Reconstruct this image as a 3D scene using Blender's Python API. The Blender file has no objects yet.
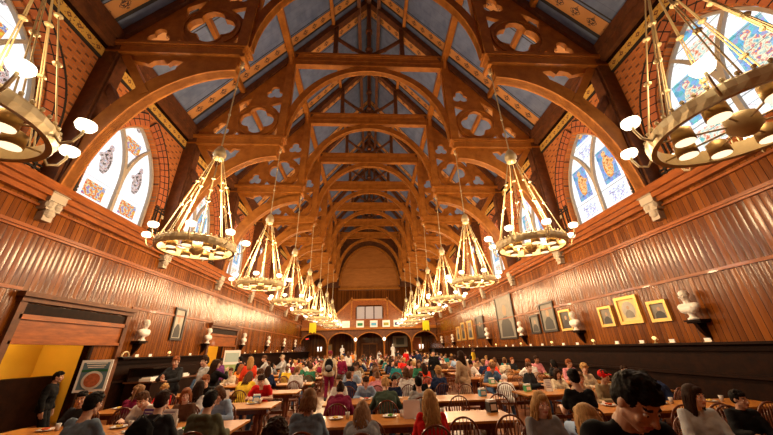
import bpy, bmesh, math, random
from mathutils import Vector, Matrix, noise
PI = math.pi
C = bpy.context.scene.collection
H = 1.8                      # height of the camera above the floor
Y1, DB = 7.853, 5.080        # first truss in view, bay length
def TY(k): return Y1 + (k - 1) * DB
YFAR = TY(9) - .1
YSCREEN = 42.2
YBACK = -3.0
rnd = random.Random(7)

# ------------------------------------------------------------------ materials
def new_mat(name):
    m = bpy.data.materials.new(name); m.use_nodes = True
    nt = m.node_tree
    return m, nt, nt.nodes, nt.links, nt.nodes['Principled BSDF']
MATS = {}
def plain(name, col, rough=.6, metal=0., noise_amt=.12, scale=12., coat=0., bump=0., spec=None):
    if name in MATS: return MATS[name]
    m, nt, N, L, b = new_mat(name)
    b.inputs['Roughness'].default_value = rough
    b.inputs['Metallic'].default_value = metal
    b.inputs['Specular IOR Level'].default_value = spec if spec is not None else (.12 if rough >= .6 else .35)
    b.inputs['Coat Weight'].default_value = coat
    tc = N.new('ShaderNodeTexCoord')
    nz = N.new('ShaderNodeTexNoise'); nz.inputs['Scale'].default_value = scale; nz.inputs['Detail'].default_value = 4
    L.new(tc.outputs['Object'], nz.inputs['Vector'])
    mx = N.new('ShaderNodeMix'); mx.data_type = 'RGBA'
    mx.inputs['A'].default_value = tuple(c * (1 - noise_amt) for c in col) + (1,)
    mx.inputs['B'].default_value = tuple(min(1, c * (1 + noise_amt)) for c in col) + (1,)
    L.new(nz.outputs['Fac'], mx.inputs['Factor']); L.new(mx.outputs['Result'], b.inputs['Base Color'])
    if bump:
        bp = N.new('ShaderNodeBump'); bp.inputs['Strength'].default_value = bump; bp.inputs['Distance'].default_value = .01
        L.new(nz.outputs['Fac'], bp.inputs['Height']); L.new(bp.outputs['Normal'], b.inputs['Normal'])
    MATS[name] = m
    return m
def wood(name, c1, c2, rough=.45, stretch=(6, 6, 1), coat=0., bump=.15, sc=1.6, spec=.25):
    m, nt, N, L, b = new_mat(name)
    b.inputs['Roughness'].default_value = rough; b.inputs['Coat Weight'].default_value = coat; b.inputs['Specular IOR Level'].default_value = spec
    tc = N.new('ShaderNodeTexCoord'); mp = N.new('ShaderNodeMapping'); mp.inputs['Scale'].default_value = stretch
    L.new(tc.outputs['Object'], mp.inputs['Vector'])
    nz = N.new('ShaderNodeTexNoise'); nz.inputs['Scale'].default_value = sc; nz.inputs['Detail'].default_value = 6; nz.inputs['Roughness'].default_value = .65
    L.new(mp.outputs['Vector'], nz.inputs['Vector'])
    cr = N.new('ShaderNodeValToRGB'); cr.color_ramp.elements[0].position = .3; cr.color_ramp.elements[1].position = .7
    cr.color_ramp.elements[0].color = c1 + (1,); cr.color_ramp.elements[1].color = c2 + (1,)
    L.new(nz.outputs['Fac'], cr.inputs['Fac']); L.new(cr.outputs['Color'], b.inputs['Base Color'])
    bp = N.new('ShaderNodeBump'); bp.inputs['Strength'].default_value = bump; bp.inputs['Distance'].default_value = .01
    L.new(nz.outputs['Fac'], bp.inputs['Height']); L.new(bp.outputs['Normal'], b.inputs['Normal'])
    MATS[name] = m
    return m
def emit(name, col, s):
    m, nt, N, L, b = new_mat(name)
    b.inputs['Base Color'].default_value = col + (1,); b.inputs['Emission Color'].default_value = col + (1,)
    b.inputs['Emission Strength'].default_value = s
    MATS[name] = m
    return m
class NB:     # small node-graph helper
    def __init__(s, name): s.m, s.nt, s.N, s.L, s.b = new_mat(name); MATS[name] = s.m
    def math(s, op, a, b=None, c=None):
        n = s.N.new('ShaderNodeMath'); n.operation = op
        for i, v in enumerate((a, b, c)):
            if v is None: continue
            if isinstance(v, (int, float)): n.inputs[i].default_value = v
            else: s.L.new(v, n.inputs[i])
        return n.outputs[0]
    def xyz(s, coord='Object'):
        tc = s.N.new('ShaderNodeTexCoord'); sp = s.N.new('ShaderNodeSeparateXYZ'); s.L.new(tc.outputs[coord], sp.inputs[0]); s.tc = tc
        return sp.outputs
    def vec(s, x, y, z=0.):
        n = s.N.new('ShaderNodeCombineXYZ')
        for i, v in enumerate((x, y, z)):
            if isinstance(v, (int, float)): n.inputs[i].default_value = v
            else: s.L.new(v, n.inputs[i])
        return n.outputs[0]
    def mix(s, f, a, b):
        n = s.N.new('ShaderNodeMix'); n.data_type = 'RGBA'
        for i, v in (('Factor', f), ('A', a), ('B', b)):
            if isinstance(v, (int, float)): n.inputs[i].default_value = v
            elif isinstance(v, tuple): n.inputs[i].default_value = v + (1,)
            else: s.L.new(v, n.inputs[i])
        return n.outputs['Result']
    def between(s, v, a, b): return s.math('MULTIPLY', s.math('GREATER_THAN', v, a), s.math('LESS_THAN', v, b))
    def noise(s, vec, scale, detail=4):
        n = s.N.new('ShaderNodeTexNoise'); n.inputs['Scale'].default_value = scale; n.inputs['Detail'].default_value = detail
        s.L.new(vec, n.inputs['Vector']); return n.outputs['Fac']
    def voro(s, vec, scale, feat='F1'):
        n = s.N.new('ShaderNodeTexVoronoi'); n.inputs['Scale'].default_value = scale; n.feature = feat
        s.L.new(vec, n.inputs['Vector']); return n.outputs
    def bump(s, h, st=.4, d=.01):
        n = s.N.new('ShaderNodeBump'); n.inputs['Strength'].default_value = st; n.inputs['Distance'].default_value = d
        s.L.new(h, n.inputs['Height']); s.L.new(n.outputs['Normal'], s.b.inputs['Normal']); return n.outputs['Normal']
    def ramp(s, f, stops):
        n = s.N.new('ShaderNodeValToRGB'); s.L.new(f, n.inputs['Fac']); cr = n.color_ramp
        while len(cr.elements) < len(stops): cr.elements.new(.5)
        for e, (p, c) in zip(cr.elements, stops): e.position = p; e.color = c + (1,)
        return n.outputs['Color']

wood('truss_wood', (.26, .084, .012), (.46, .170, .028), .45, (.8, .8, .8), coat=0., sc=3., bump=.05, spec=.18)
wood('rafter_wood', (.07, .026, .012), (.17, .06, .022), .5, (1.2, 1.2, 1.2), sc=3.)
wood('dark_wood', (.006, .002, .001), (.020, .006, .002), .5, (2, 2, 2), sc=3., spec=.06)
wood('chair_wood', (.09, .024, .010), (.20, .055, .02), .3, (4, 4, 1), coat=.4, sc=6.)
wood('honey_chair_wood', (.34, .13, .03), (.55, .24, .06), .32, (4, 4, 1), coat=.4, sc=6.)
wood('table_wood', (.36, .115, .012), (.56, .22, .030), .35, (1, 6, 2), coat=.4, bump=.04, sc=4.)
wood('rail_wood', (.15, .040, .009), (.36, .105, .022), .3, (6, 1, 6), coat=.4, sc=1.5)
plain('stone', (.42, .36, .29), .85, scale=5, bump=.5)
plain('marble', (.80, .77, .72), .35, noise_amt=.05, scale=6)
plain('brass', (.56, .45, .25), .42, .35, scale=20)
plain('dull_brass', (.50, .36, .16), .45, .7, scale=20)
plain('gold_frame', (.66, .42, .12), .4, .5, scale=40, bump=.5)
plain('black_frame', (.02, .015, .012), .4)
plain('white_paper', (.85, .84, .82), .7, noise_amt=.03)
plain('ceramic', (.82, .80, .76), .2, noise_amt=.02)
plain('iron', (.03, .028, .027), .5)
plain('black_brick', (.035, .028, .025), .8, noise_amt=.3)
plain('red_brick', (.46, .145, .06), .85, noise_amt=.25, scale=8)
plain('pale_stone', (.60, .48, .30), .8)
emit('opal_glass', (1., .86, .62), 3.)
emit('lamp_disc', (1., .80, .52), 1.5)
emit('exit_red', (1., .03, .02), 3.)
emit('sconce_white', (1., .93, .82), 1.6)

def plank_material(name, axis, c1, c2, c3, rough=.27):
    g = NB(name); o = g.xyz()
    u = o[axis]; w = .155
    pid = g.math('FLOOR', g.math('DIVIDE', u, w)); fr = g.math('FRACT', g.math('DIVIDE', u, w))
    wn = g.N.new('ShaderNodeTexWhiteNoise'); wn.noise_dimensions = '1D'; g.L.new(pid, wn.inputs['W'])
    grain = g.noise(g.vec(g.math('MULTIPLY', u, 9.), g.math('MULTIPLY', o[2], .8), g.math('MULTIPLY', pid, 3.1)), 2.2, 6)
    tone = g.math('ADD', g.math('MULTIPLY', wn.outputs['Value'], .5), g.math('MULTIPLY', grain, .55))
    col = g.ramp(tone, [(.15, c1), (.5, c2), (.9, c3)])
    gap = g.math('LESS_THAN', g.math('ABSOLUTE', g.math('SUBTRACT', fr, .5)), .46)
    g.L.new(g.mix(gap, tuple(c * .35 for c in c1), col), g.b.inputs['Base Color'])
    g.b.inputs['Roughness'].default_value = rough
    g.b.inputs['Coat Weight'].default_value = .22; g.b.inputs['Coat Roughness'].default_value = .12; g.b.inputs['Specular IOR Level'].default_value = .12
    # every board bows a little, so lamps smear into a row of highlights
    bow = g.math('POWER', g.math('ABSOLUTE', g.math('SUBTRACT', fr, .5)), 2.)
    tilt = g.math('MULTIPLY', g.math('SUBTRACT', fr, .5), g.math('MULTIPLY', g.math('SUBTRACT', wn.outputs['Value'], .5), 1.6))
    bn = g.bump(g.math('ADD', g.math('ADD', g.math('MULTIPLY', bow, -2.6), tilt), g.math('MULTIPLY', grain, .15)), .5, .014)
    g.L.new(bn, g.b.inputs['Coat Normal'])
plank_material('wainscot', 1, (.066, .017, .003), (.155, .043, .005), (.25, .076, .010))
plank_material('wainscot_end', 0, (.066, .017, .003), (.155, .043, .005), (.25, .076, .010))
wood('end_wood', (.36, .13, .025), (.50, .19, .04), .6, (1, 1, 4), bump=.03, sc=1.)
plank_material('end_panel', 0, (.34, .105, .022), (.44, .140, .030), (.50, .17, .04), .6)

def brick_material():
    g = NB('patterned_brick'); o = g.xyz()
    v = g.vec(o[1], o[2], 0.)
    br = g.N.new('ShaderNodeTexBrick'); g.L.new(v, br.inputs['Vector'])
    br.inputs['Color1'].default_value = (.60, .20, .05, 1); br.inputs['Color2'].default_value = (.48, .14, .035, 1)
    br.inputs['Mortar'].default_value = (.28, .17, .10, 1); br.inputs['Scale'].default_value = 1.
    br.inputs['Mortar Size'].default_value = .008; br.inputs['Brick Width'].default_value = .24; br.inputs['Row Height'].default_value = .085
    # diapering: small dark headers set out on a diamond grid
    row = g.math('FLOOR', g.math('DIVIDE', o[2], .17))
    sh = g.math('MULTIPLY', g.math('MODULO', row, 2.), .24)
    fx = g.math('FRACT', g.math('DIVIDE', g.math('ADD', o[1], sh), .48)); fz = g.math('FRACT', g.math('DIVIDE', o[2], .17))
    dot = g.math('MULTIPLY', g.math('LESS_THAN', fx, .30), g.math('LESS_THAN', fz, .42))
    high = g.math('GREATER_THAN', o[2], 8.6)
    c = g.mix(g.math('MULTIPLY', dot, g.math('MULTIPLY', high, .8)), br.outputs['Color'], (.10, .035, .02))
    g.L.new(c, g.b.inputs['Base Color']); g.b.inputs['Roughness'].default_value = .85; g.b.inputs['Specular IOR Level'].default_value = .1
    g.bump(br.outputs['Fac'], -.3, .01)
brick_material()

def frieze_material():
    g = NB('painted_frieze'); o = g.xyz()
    fy = g.math('SUBTRACT', g.math('FRACT', g.math('DIVIDE', o[1], .36)), .5)
    fz = g.math('SUBTRACT', g.math('DIVIDE', g.math('SUBTRACT', o[2], 11.30), .36), .5)
    r = g.math('ADD', g.math('ABSOLUTE', fy), g.math('ABSOLUTE', fz))
    dia = g.between(r, .10, .26)
    n = g.noise(g.tc.outputs['Object'], 14., 2)
    k = g.math('MAXIMUM', dia, g.math('GREATER_THAN', n, .62))
    g.L.new(g.mix(k, (.62, .36, .07), (.16, .05, .02)), g.b.inputs['Base Color']); g.b.inputs['Roughness'].default_value = .6
frieze_material()

def ceiling_material():
    g = NB('painted_ceiling'); o = g.xyz()
    t = g.math('MODULO', g.math('ADD', g.math('SUBTRACT', Y1, o[1]), 30 * DB), DB)
    t = g.math('MINIMUM', t, g.math('SUBTRACT', DB, t))
    n = g.noise(g.tc.outputs['Object'], 2.2, 5)
    seam = g.math('LESS_THAN', g.math('FRACT', g.math('DIVIDE', t, .47)), .03)
    blue = g.ramp(n, [(.3, (.11, .155, .28)), (.7, (.18, .24, .40))])
    blue = g.mix(g.math('MULTIPLY', seam, .4), blue, (.05, .05, .07))
    # orange painted band with dark scrolls
    s = g.math('DIVIDE', o[2], .62)
    fs = g.math('SUBTRACT', g.math('FRACT', s), .5); ft = g.math('SUBTRACT', t, .79)
    wig = g.noise(g.vec(g.math('MULTIPLY', g.math('ABSOLUTE', fs), 2.), g.math('MULTIPLY', ft, 4.), 0.), 3.6, 1)
    inn = g.math('LESS_THAN', g.math('ADD', g.math('MULTIPLY', g.math('ABSOLUTE', fs), 1.2), g.math('MULTIPLY', g.math('ABSOLUTE', ft), 2.2)), .42)
    mot = g.math('MULTIPLY', g.between(wig, .46, .60), inn)
    orange = g.mix(mot, (.60, .27, .075), (.07, .03, .02))
    c = g.mix(g.between(t, .53, 1.05), blue, orange)
    for a, b in ((.44, .555), (1.03, 1.06), (1.12, 1.17)):
        c = g.mix(g.between(t, a, b), c, (.02, .016, .016))
    g.L.new(c, g.b.inputs['Base Color']); g.b.inputs['Roughness'].default_value = .55
ceiling_material()

def floor_material():
    g = NB('floor_boards'); o = g.xyz()
    pid = g.math('FLOOR', g.math('DIVIDE', o[0], .12)); fr = g.math('FRACT', g.math('DIVIDE', o[0], .12))
    wn = g.N.new('ShaderNodeTexWhiteNoise'); wn.noise_dimensions = '1D'; g.L.new(pid, wn.inputs['W'])
    gr = g.noise(g.vec(g.math('MULTIPLY', o[0], 8.), g.math('MULTIPLY', o[1], .7), pid), 2.5, 5)
    c = g.ramp(g.math('ADD', g.math('MULTIPLY', wn.outputs['Value'], .4), g.math('MULTIPLY', gr, .6)), [(.2, (.14, .04, .01)), (.8, (.32, .11, .03))])
    g.L.new(g.mix(g.math('LESS_THAN', fr, .05), c, (.04, .015, .008)), g.b.inputs['Base Color']); g.b.inputs['Roughness'].default_value = .3
floor_material()

# stained glass: lit by the day outside. Local frame of every pane: y across, z up from the pane's foot
def glass_material(name, strength, fig, bg, frame_bg, mosaic, low=None, ground=(1, 1, 1), lead=.06):
    g = NB(name); o = g.xyz(); v = g.vec(o[1], o[2], 0.)
    ced = g.voro(v, 5.5, 'DISTANCE_TO_EDGE')['Distance']; cid = g.voro(v, 9.)['Color']
    hs = g.N.new('ShaderNodeHueSaturation'); hs.inputs['Saturation'].default_value = mosaic; hs.inputs['Value'].default_value = 1.15; g.L.new(cid, hs.inputs['Color'])
    c = g.mix(.08 if strength < 1.3 and not frame_bg else .10, ground, hs.outputs['Color'])
    y, z = o[1], o[2]
    grid = g.math('MAXIMUM', g.math('LESS_THAN', g.math('FRACT', g.math('DIVIDE', z, .62)), .03), 0.)
    if frame_bg:
        box = g.math('MULTIPLY', g.math('LESS_THAN', g.math('ABSOLUTE', y), .40), g.between(z, 1.05, 2.55))
        c = g.mix(box, c, g.mix(.25, frame_bg, hs.outputs['Color']))
    # the standing figure: head, robe, skirt
    def ell(cy, cz, ry, rz):
        a = g.math('POWER', g.math('DIVIDE', g.math('SUBTRACT', y, cy), ry), 2.); b = g.math('POWER', g.math('DIVIDE', g.math('SUBTRACT', z, cz), rz), 2.)
        return g.math('LESS_THAN', g.math('ADD', a, b), 1.)
    f = g.math('MAXIMUM', ell(0., 1.72, .23, .50), g.math('MAXIMUM', ell(.02, 2.30, .11, .14), ell(-.12, 1.85, .24, .12)))
    nz = g.noise(v, 9., 3)
    figc = g.ramp(nz, fig)
    c = g.mix(f, c, figc)
    if low:
        box = g.math('MULTIPLY', g.math('LESS_THAN', g.math('ABSOLUTE', y), .40), g.between(z, .22, .78))
        c = g.mix(box, c, g.ramp(g.noise(v, 7., 2), low))
    ln = g.math('MAXIMUM', g.math('LESS_THAN', ced, .012), g.math('LESS_THAN', g.math('ABSOLUTE', g.math('SUBTRACT', z, .92)), .02))
    ln = g.math('MAXIMUM', ln, g.math('MULTIPLY', grid, 1.))
    c = g.mix(g.math('MULTIPLY', ln, lead), c, (.03, .03, .03))
    g.b.inputs['Base Color'].default_value = (.03, .03, .03, 1); g.L.new(c, g.b.inputs['Emission Color']); g.b.inputs['Emission Strength'].default_value = strength
    g.b.inputs['Roughness'].default_value = .3
glass_material('glass_pale', 1.15, [(.3, (.02, .02, .02)), (.42, (.10, .06, .05)), (.5, (.85, .75, .7)), (.56, (.35, .06, .04)), (.62, (.8, .8, .8)), (.7, (.03, .10, .35))], None, None, .5,
               [(.3, (.75, .55, .05)), (.45, (.7, .06, .04)), (.52, (.9, .8, .3)), (.58, (.1, .2, .6)), (.7, (.75, .1, .05))], lead=.3)
glass_material('glass_blue_figure', 1.25, [(.3, (.30, .06, .04)), (.45, (.85, .30, .05)), (.55, (.95, .7, .3)), (.65, (.55, .1, .1)), (.75, (.1, .3, .5))], None, (.05, .26, .60), .7,
               [(.3, (.9, .9, .85)), (.5, (.8, .9, .95)), (.55, (.3, .25, .6)), (.62, (.9, .9, .9))], lead=.6)
glass_material('glass_mosaic', 1.25, [(.3, (.1, .4, .5)), (.5, (.9, .85, .6)), (.6, (.7, .15, .1)), (.7, (.05, .3, .7))], None, (.10, .40, .62), .9,
               [(.3, (.1, .5, .5)), (.5, (.9, .85, .7)), (.62, (.75, .2, .08))], lead=.7)

# ------------------------------------------------------------------ mesh helpers
class MB:
    def __init__(s): s.v = []; s.f = []; s.m = []; s.mi = 0
    def add(s, vs, fs):
        o = len(s.v); s.v += [tuple(x) for x in vs]
        for f in fs: s.f.append(tuple(i + o for i in f)); s.m.append(s.mi)
    def box(s, c, d, M=None):
        x, y, z = (k / 2 for k in d)
        vs = [Vector((i * x, j * y, k * z)) for i in (-1, 1) for j in (-1, 1) for k in (-1, 1)]
        if M: vs = [M @ v for v in vs]
        vs = [v + Vector(c) for v in vs]
        s.add(vs, [(0, 1, 3, 2), (4, 6, 7, 5), (0, 4, 5, 1), (2, 3, 7, 6), (0, 2, 6, 4), (1, 5, 7, 3)]); return s
    def bb(s, x0, x1, y0, y1, z0, z1): return s.box(((x0 + x1) / 2, (y0 + y1) / 2, (z0 + z1) / 2), (abs(x1 - x0), abs(y1 - y0), abs(z1 - z0)))
    def bar(s, p, q, w, h, up=(0, 0, 1)):
        p, q = Vector(p), Vector(q); d = q - p; l = d.length; d.normalize()
        x = d.cross(Vector(up))
        if x.length < 1e-4: x = d.cross(Vector((0, 1, 0)))
        x.normalize(); z = x.cross(d)
        M = Matrix((x, d, z)).transposed()
        return s.box((p + q) / 2, (w, l, h), M)
    def tube(s, pts, r, n=8, caps=True):
        pts = [Vector(p) for p in pts]; rs = r if isinstance(r, (list, tuple)) else [r] * len(pts)
        vs = []; ref = None
        for i, p in enumerate(pts):
            d = (pts[min(i + 1, len(pts) - 1)] - pts[max(i - 1, 0)]).normalized()
            if ref is None: ref = d.orthogonal().normalized()
            ref = (ref - d * ref.dot(d))
            if ref.length < 1e-5: ref = d.orthogonal()
            ref.normalize(); b = d.cross(ref)
            for k in range(n):
                a = 2 * PI * k / n; vs.append(p + (ref * math.cos(a) + b * math.sin(a)) * rs[i])
        fs = [(i * n + k, i * n + (k + 1) % n, (i + 1) * n + (k + 1) % n, (i + 1) * n + k) for i in range(len(pts) - 1) for k in range(n)]
        if caps: fs += [tuple(range(n))[::-1], tuple((len(pts) - 1) * n + k for k in range(n))]
        s.add(vs, fs); return s
    def lathe(s, prof, n=16, c=(0, 0, 0), M=None):
        vs = []
        for r, z in prof:
            for k in range(n):
                a = 2 * PI * k / n; v = Vector((r * math.cos(a), r * math.sin(a), z))
                if M: v = M @ v
                vs.append(v + Vector(c))
        m = len(prof)
        fs = [(i * n + k, i * n + (k + 1) % n, (i + 1) * n + (k + 1) % n, (i + 1) * n + k) for i in range(m - 1) for k in range(n)]
        fs += [tuple(range(n))[::-1], tuple((m - 1) * n + k for k in range(n))]
        s.add(vs, fs); return s
    def cap(s, p, q, r1, r2=None, n=12):            # closed tapered capsule
        r2 = r1 if r2 is None else r2
        p, q = Vector(p), Vector(q); d = q - p; l = max(d.length, 1e-4)
        d = d.normalized() if d.length > 1e-6 else Vector((0, 0, 1))
        x = d.orthogonal().normalized(); y = d.cross(x); M = Matrix((x, y, d)).transposed()
        pr = []
        for i in range(4): a = -PI / 2 + (i + .15) / 4 * PI / 2; pr.append((r1 * math.cos(a), r1 * math.sin(a)))
        pr += [(r1, 0), (r2, l)]
        for i in range(1, 5): a = (i - .15) / 4 * PI / 2; pr.append((r2 * math.cos(a), l + r2 * math.sin(a)))
        return s.lathe(pr, n, p, M)
    def ell(s, c, r, n=16, m=10, M=None):
        pr = [(math.cos(a), math.sin(a)) for a in [(-PI / 2 + PI * (i + .2) / (m - .6)) for i in range(m)]]
        S = Matrix.Diagonal(Vector(r))
        return s.lathe(pr, n, c, (M @ S) if M else S)
    def band(s, path, w, axis_w, depth, closed=False):   # path: list of (point, outward normal)
        vs = []; a = Vector(axis_w) * (w / 2)
        for p, nn in path:
            p = Vector(p); nn = Vector(nn).normalized() * depth
            vs += [p - a, p + a, p + a + nn, p - a + nn]
        n = len(path); fs = []
        for i in range(n - 1 + (1 if closed else 0)):
            j = (i + 1) % n
            for k in range(4): fs.append((i * 4 + k, i * 4 + (k + 1) % 4, j * 4 + (k + 1) % 4, j * 4 + k))
        if not closed: fs += [(0, 3, 2, 1), ((n - 1) * 4, (n - 1) * 4 + 1, (n - 1) * 4 + 2, (n - 1) * 4 + 3)]
        s.add(vs, fs); return s
    def poly(s, pts, nrm, t):            # flat polygon given thickness t along nrm
        n = len(pts); nv = Vector(nrm) * t
        a = [Vector(p) for p in pts]; b = [p + nv for p in a]
        s.add(a + b, [tuple(range(n))[::-1], tuple(range(n, 2 * n))] + [(i, (i + 1) % n, n + (i + 1) % n, n + i) for i in range(n)]); return s
    def mesh(s, name, mats=(), smooth=False):
        me = bpy.data.meshes.new(name); me.from_pydata(s.v, [], s.f)
        for m in mats: me.materials.append(MATS[m] if isinstance(m, str) else m)
        me.polygons.foreach_set('material_index', s.m)
        bm = bmesh.new(); bm.from_mesh(me); bmesh.ops.recalc_face_normals(bm, faces=bm.faces); bm.to_mesh(me); bm.free()
        if smooth: me.polygons.foreach_set('use_smooth', [True] * len(me.polygons))
        me.update(); return me
    def obj(s, name, mats, parent=None, smooth=False):
        if not isinstance(mats, (tuple, list)): mats = (mats,)
        return link(name, s.mesh(name, mats, smooth), parent)
def link(name, me, parent=None, M=None):
    o = bpy.data.objects.new(name, me); C.objects.link(o)
    if parent: o.parent = parent
    if M: o.matrix_local = M
    return o
def tag(o, label=None, cat=None, group=None, kind=None):
    for k, v in (('label', label), ('category', cat), ('group', group), ('kind', kind)):
        if v: o[k] = v
    return o
def empty(name, loc=(0, 0, 0), rz=0., s=1.):
    o = bpy.data.objects.new(name, None); C.objects.link(o); o.empty_display_size = .2
    o.location = loc; o.rotation_euler = (0, 0, rz); o.scale = (s, s, s); return o
def kids(root): return [o for o in root.children]
def dup(root, loc=None, rz=None, label=None, s=None):
    r = root.copy(); C.objects.link(r)
    if loc is not None: r.location = loc
    if rz is not None: r.rotation_euler = (0, 0, rz)
    if s is not None: r.scale = s
    if label: r['label'] = label
    for ch in list(root.children):
        c = ch.copy(); C.objects.link(c); c.parent = r
        for gc in list(ch.children):
            d = gc.copy(); C.objects.link(d); d.parent = c
    return r
def struct(o): o['kind'] = 'structure'; return o
def plate(name, loops, t, M, mats):      # flat sheet with holes, thickness t; loops in the plane, M places it
    cu = bpy.data.curves.new(name, 'CURVE'); cu.dimensions = '2D'; cu.fill_mode = 'BOTH'; cu.extrude = t / 2
    for lp in loops:
        sp = cu.splines.new('POLY'); sp.points.add(len(lp) - 1)
        for i, (x, y) in enumerate(lp): sp.points[i].co = (x, y, 0, 1)
        sp.use_cyclic_u = True
    o = bpy.data.objects.new(name, cu); me = bpy.data.meshes.new_from_object(o)
    bpy.data.objects.remove(o); bpy.data.curves.remove(cu)
    me.transform(M); me.name = name
    me.materials.clear()
    for m in ((mats,) if isinstance(mats, str) else mats): me.materials.append(MATS[m])
    return me
MYZ = Matrix(((0, 0, 1, 0), (1, 0, 0, 0), (0, 1, 0, 0), (0, 0, 0, 1)))     # (a,b,t) -> (t,a,b)
MXZ = Matrix(((1, 0, 0, 0), (0, 0, -1, 0), (0, 1, 0, 0), (0, 0, 0, 1)))    # (a,b,t) -> (a,-t,b)
def circle(cx, cy, r, n=20): return [(cx + r * math.cos(2 * PI * i / n), cy + r * math.sin(2 * PI * i / n)) for i in range(n)]
def foil(cx, cy, r, off, k, rot=0., n=64):
    out = []
    for i in range(n):
        a = 2 * PI * i / n; best = .01
        for j in range(k):
            b = rot + 2 * PI * j / k; d = off * math.cos(a - b); q = r * r - (off * math.sin(a - b)) ** 2
            if q > 0 and d + math.sqrt(q) > best: best = d + math.sqrt(q)
        out.append((cx + best * math.cos(a), cy + best * math.sin(a)))
    return out
def pointed(cy, hw, z0, zs, za, n=10):   # lancet outline
    h = za - zs; R = (hw * hw + h * h) / (2 * hw); a1 = math.asin(min(1, h / R))
    pts = [(cy - hw, z0), (cy + hw, z0)]
    pts += [(cy + hw - R + R * math.cos(a1 * i / n), zs + R * math.sin(a1 * i / n)) for i in range(n + 1)]
    pts += [(cy - hw + R - R * math.cos(a1 * i / n), zs + R * math.sin(a1 * i / n)) for i in range(n - 1, -1, -1)]
    return pts
ORD = ['zeroth', 'first', 'second', 'third', 'fourth', 'fifth', 'sixth', 'seventh', 'eighth', 'ninth', 'tenth', 'eleventh', 'twelfth', 'thirteenth', 'fourteenth', 'fifteenth', 'sixteenth', 'seventeenth', 'eighteenth', 'nineteenth', 'twentieth']

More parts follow.
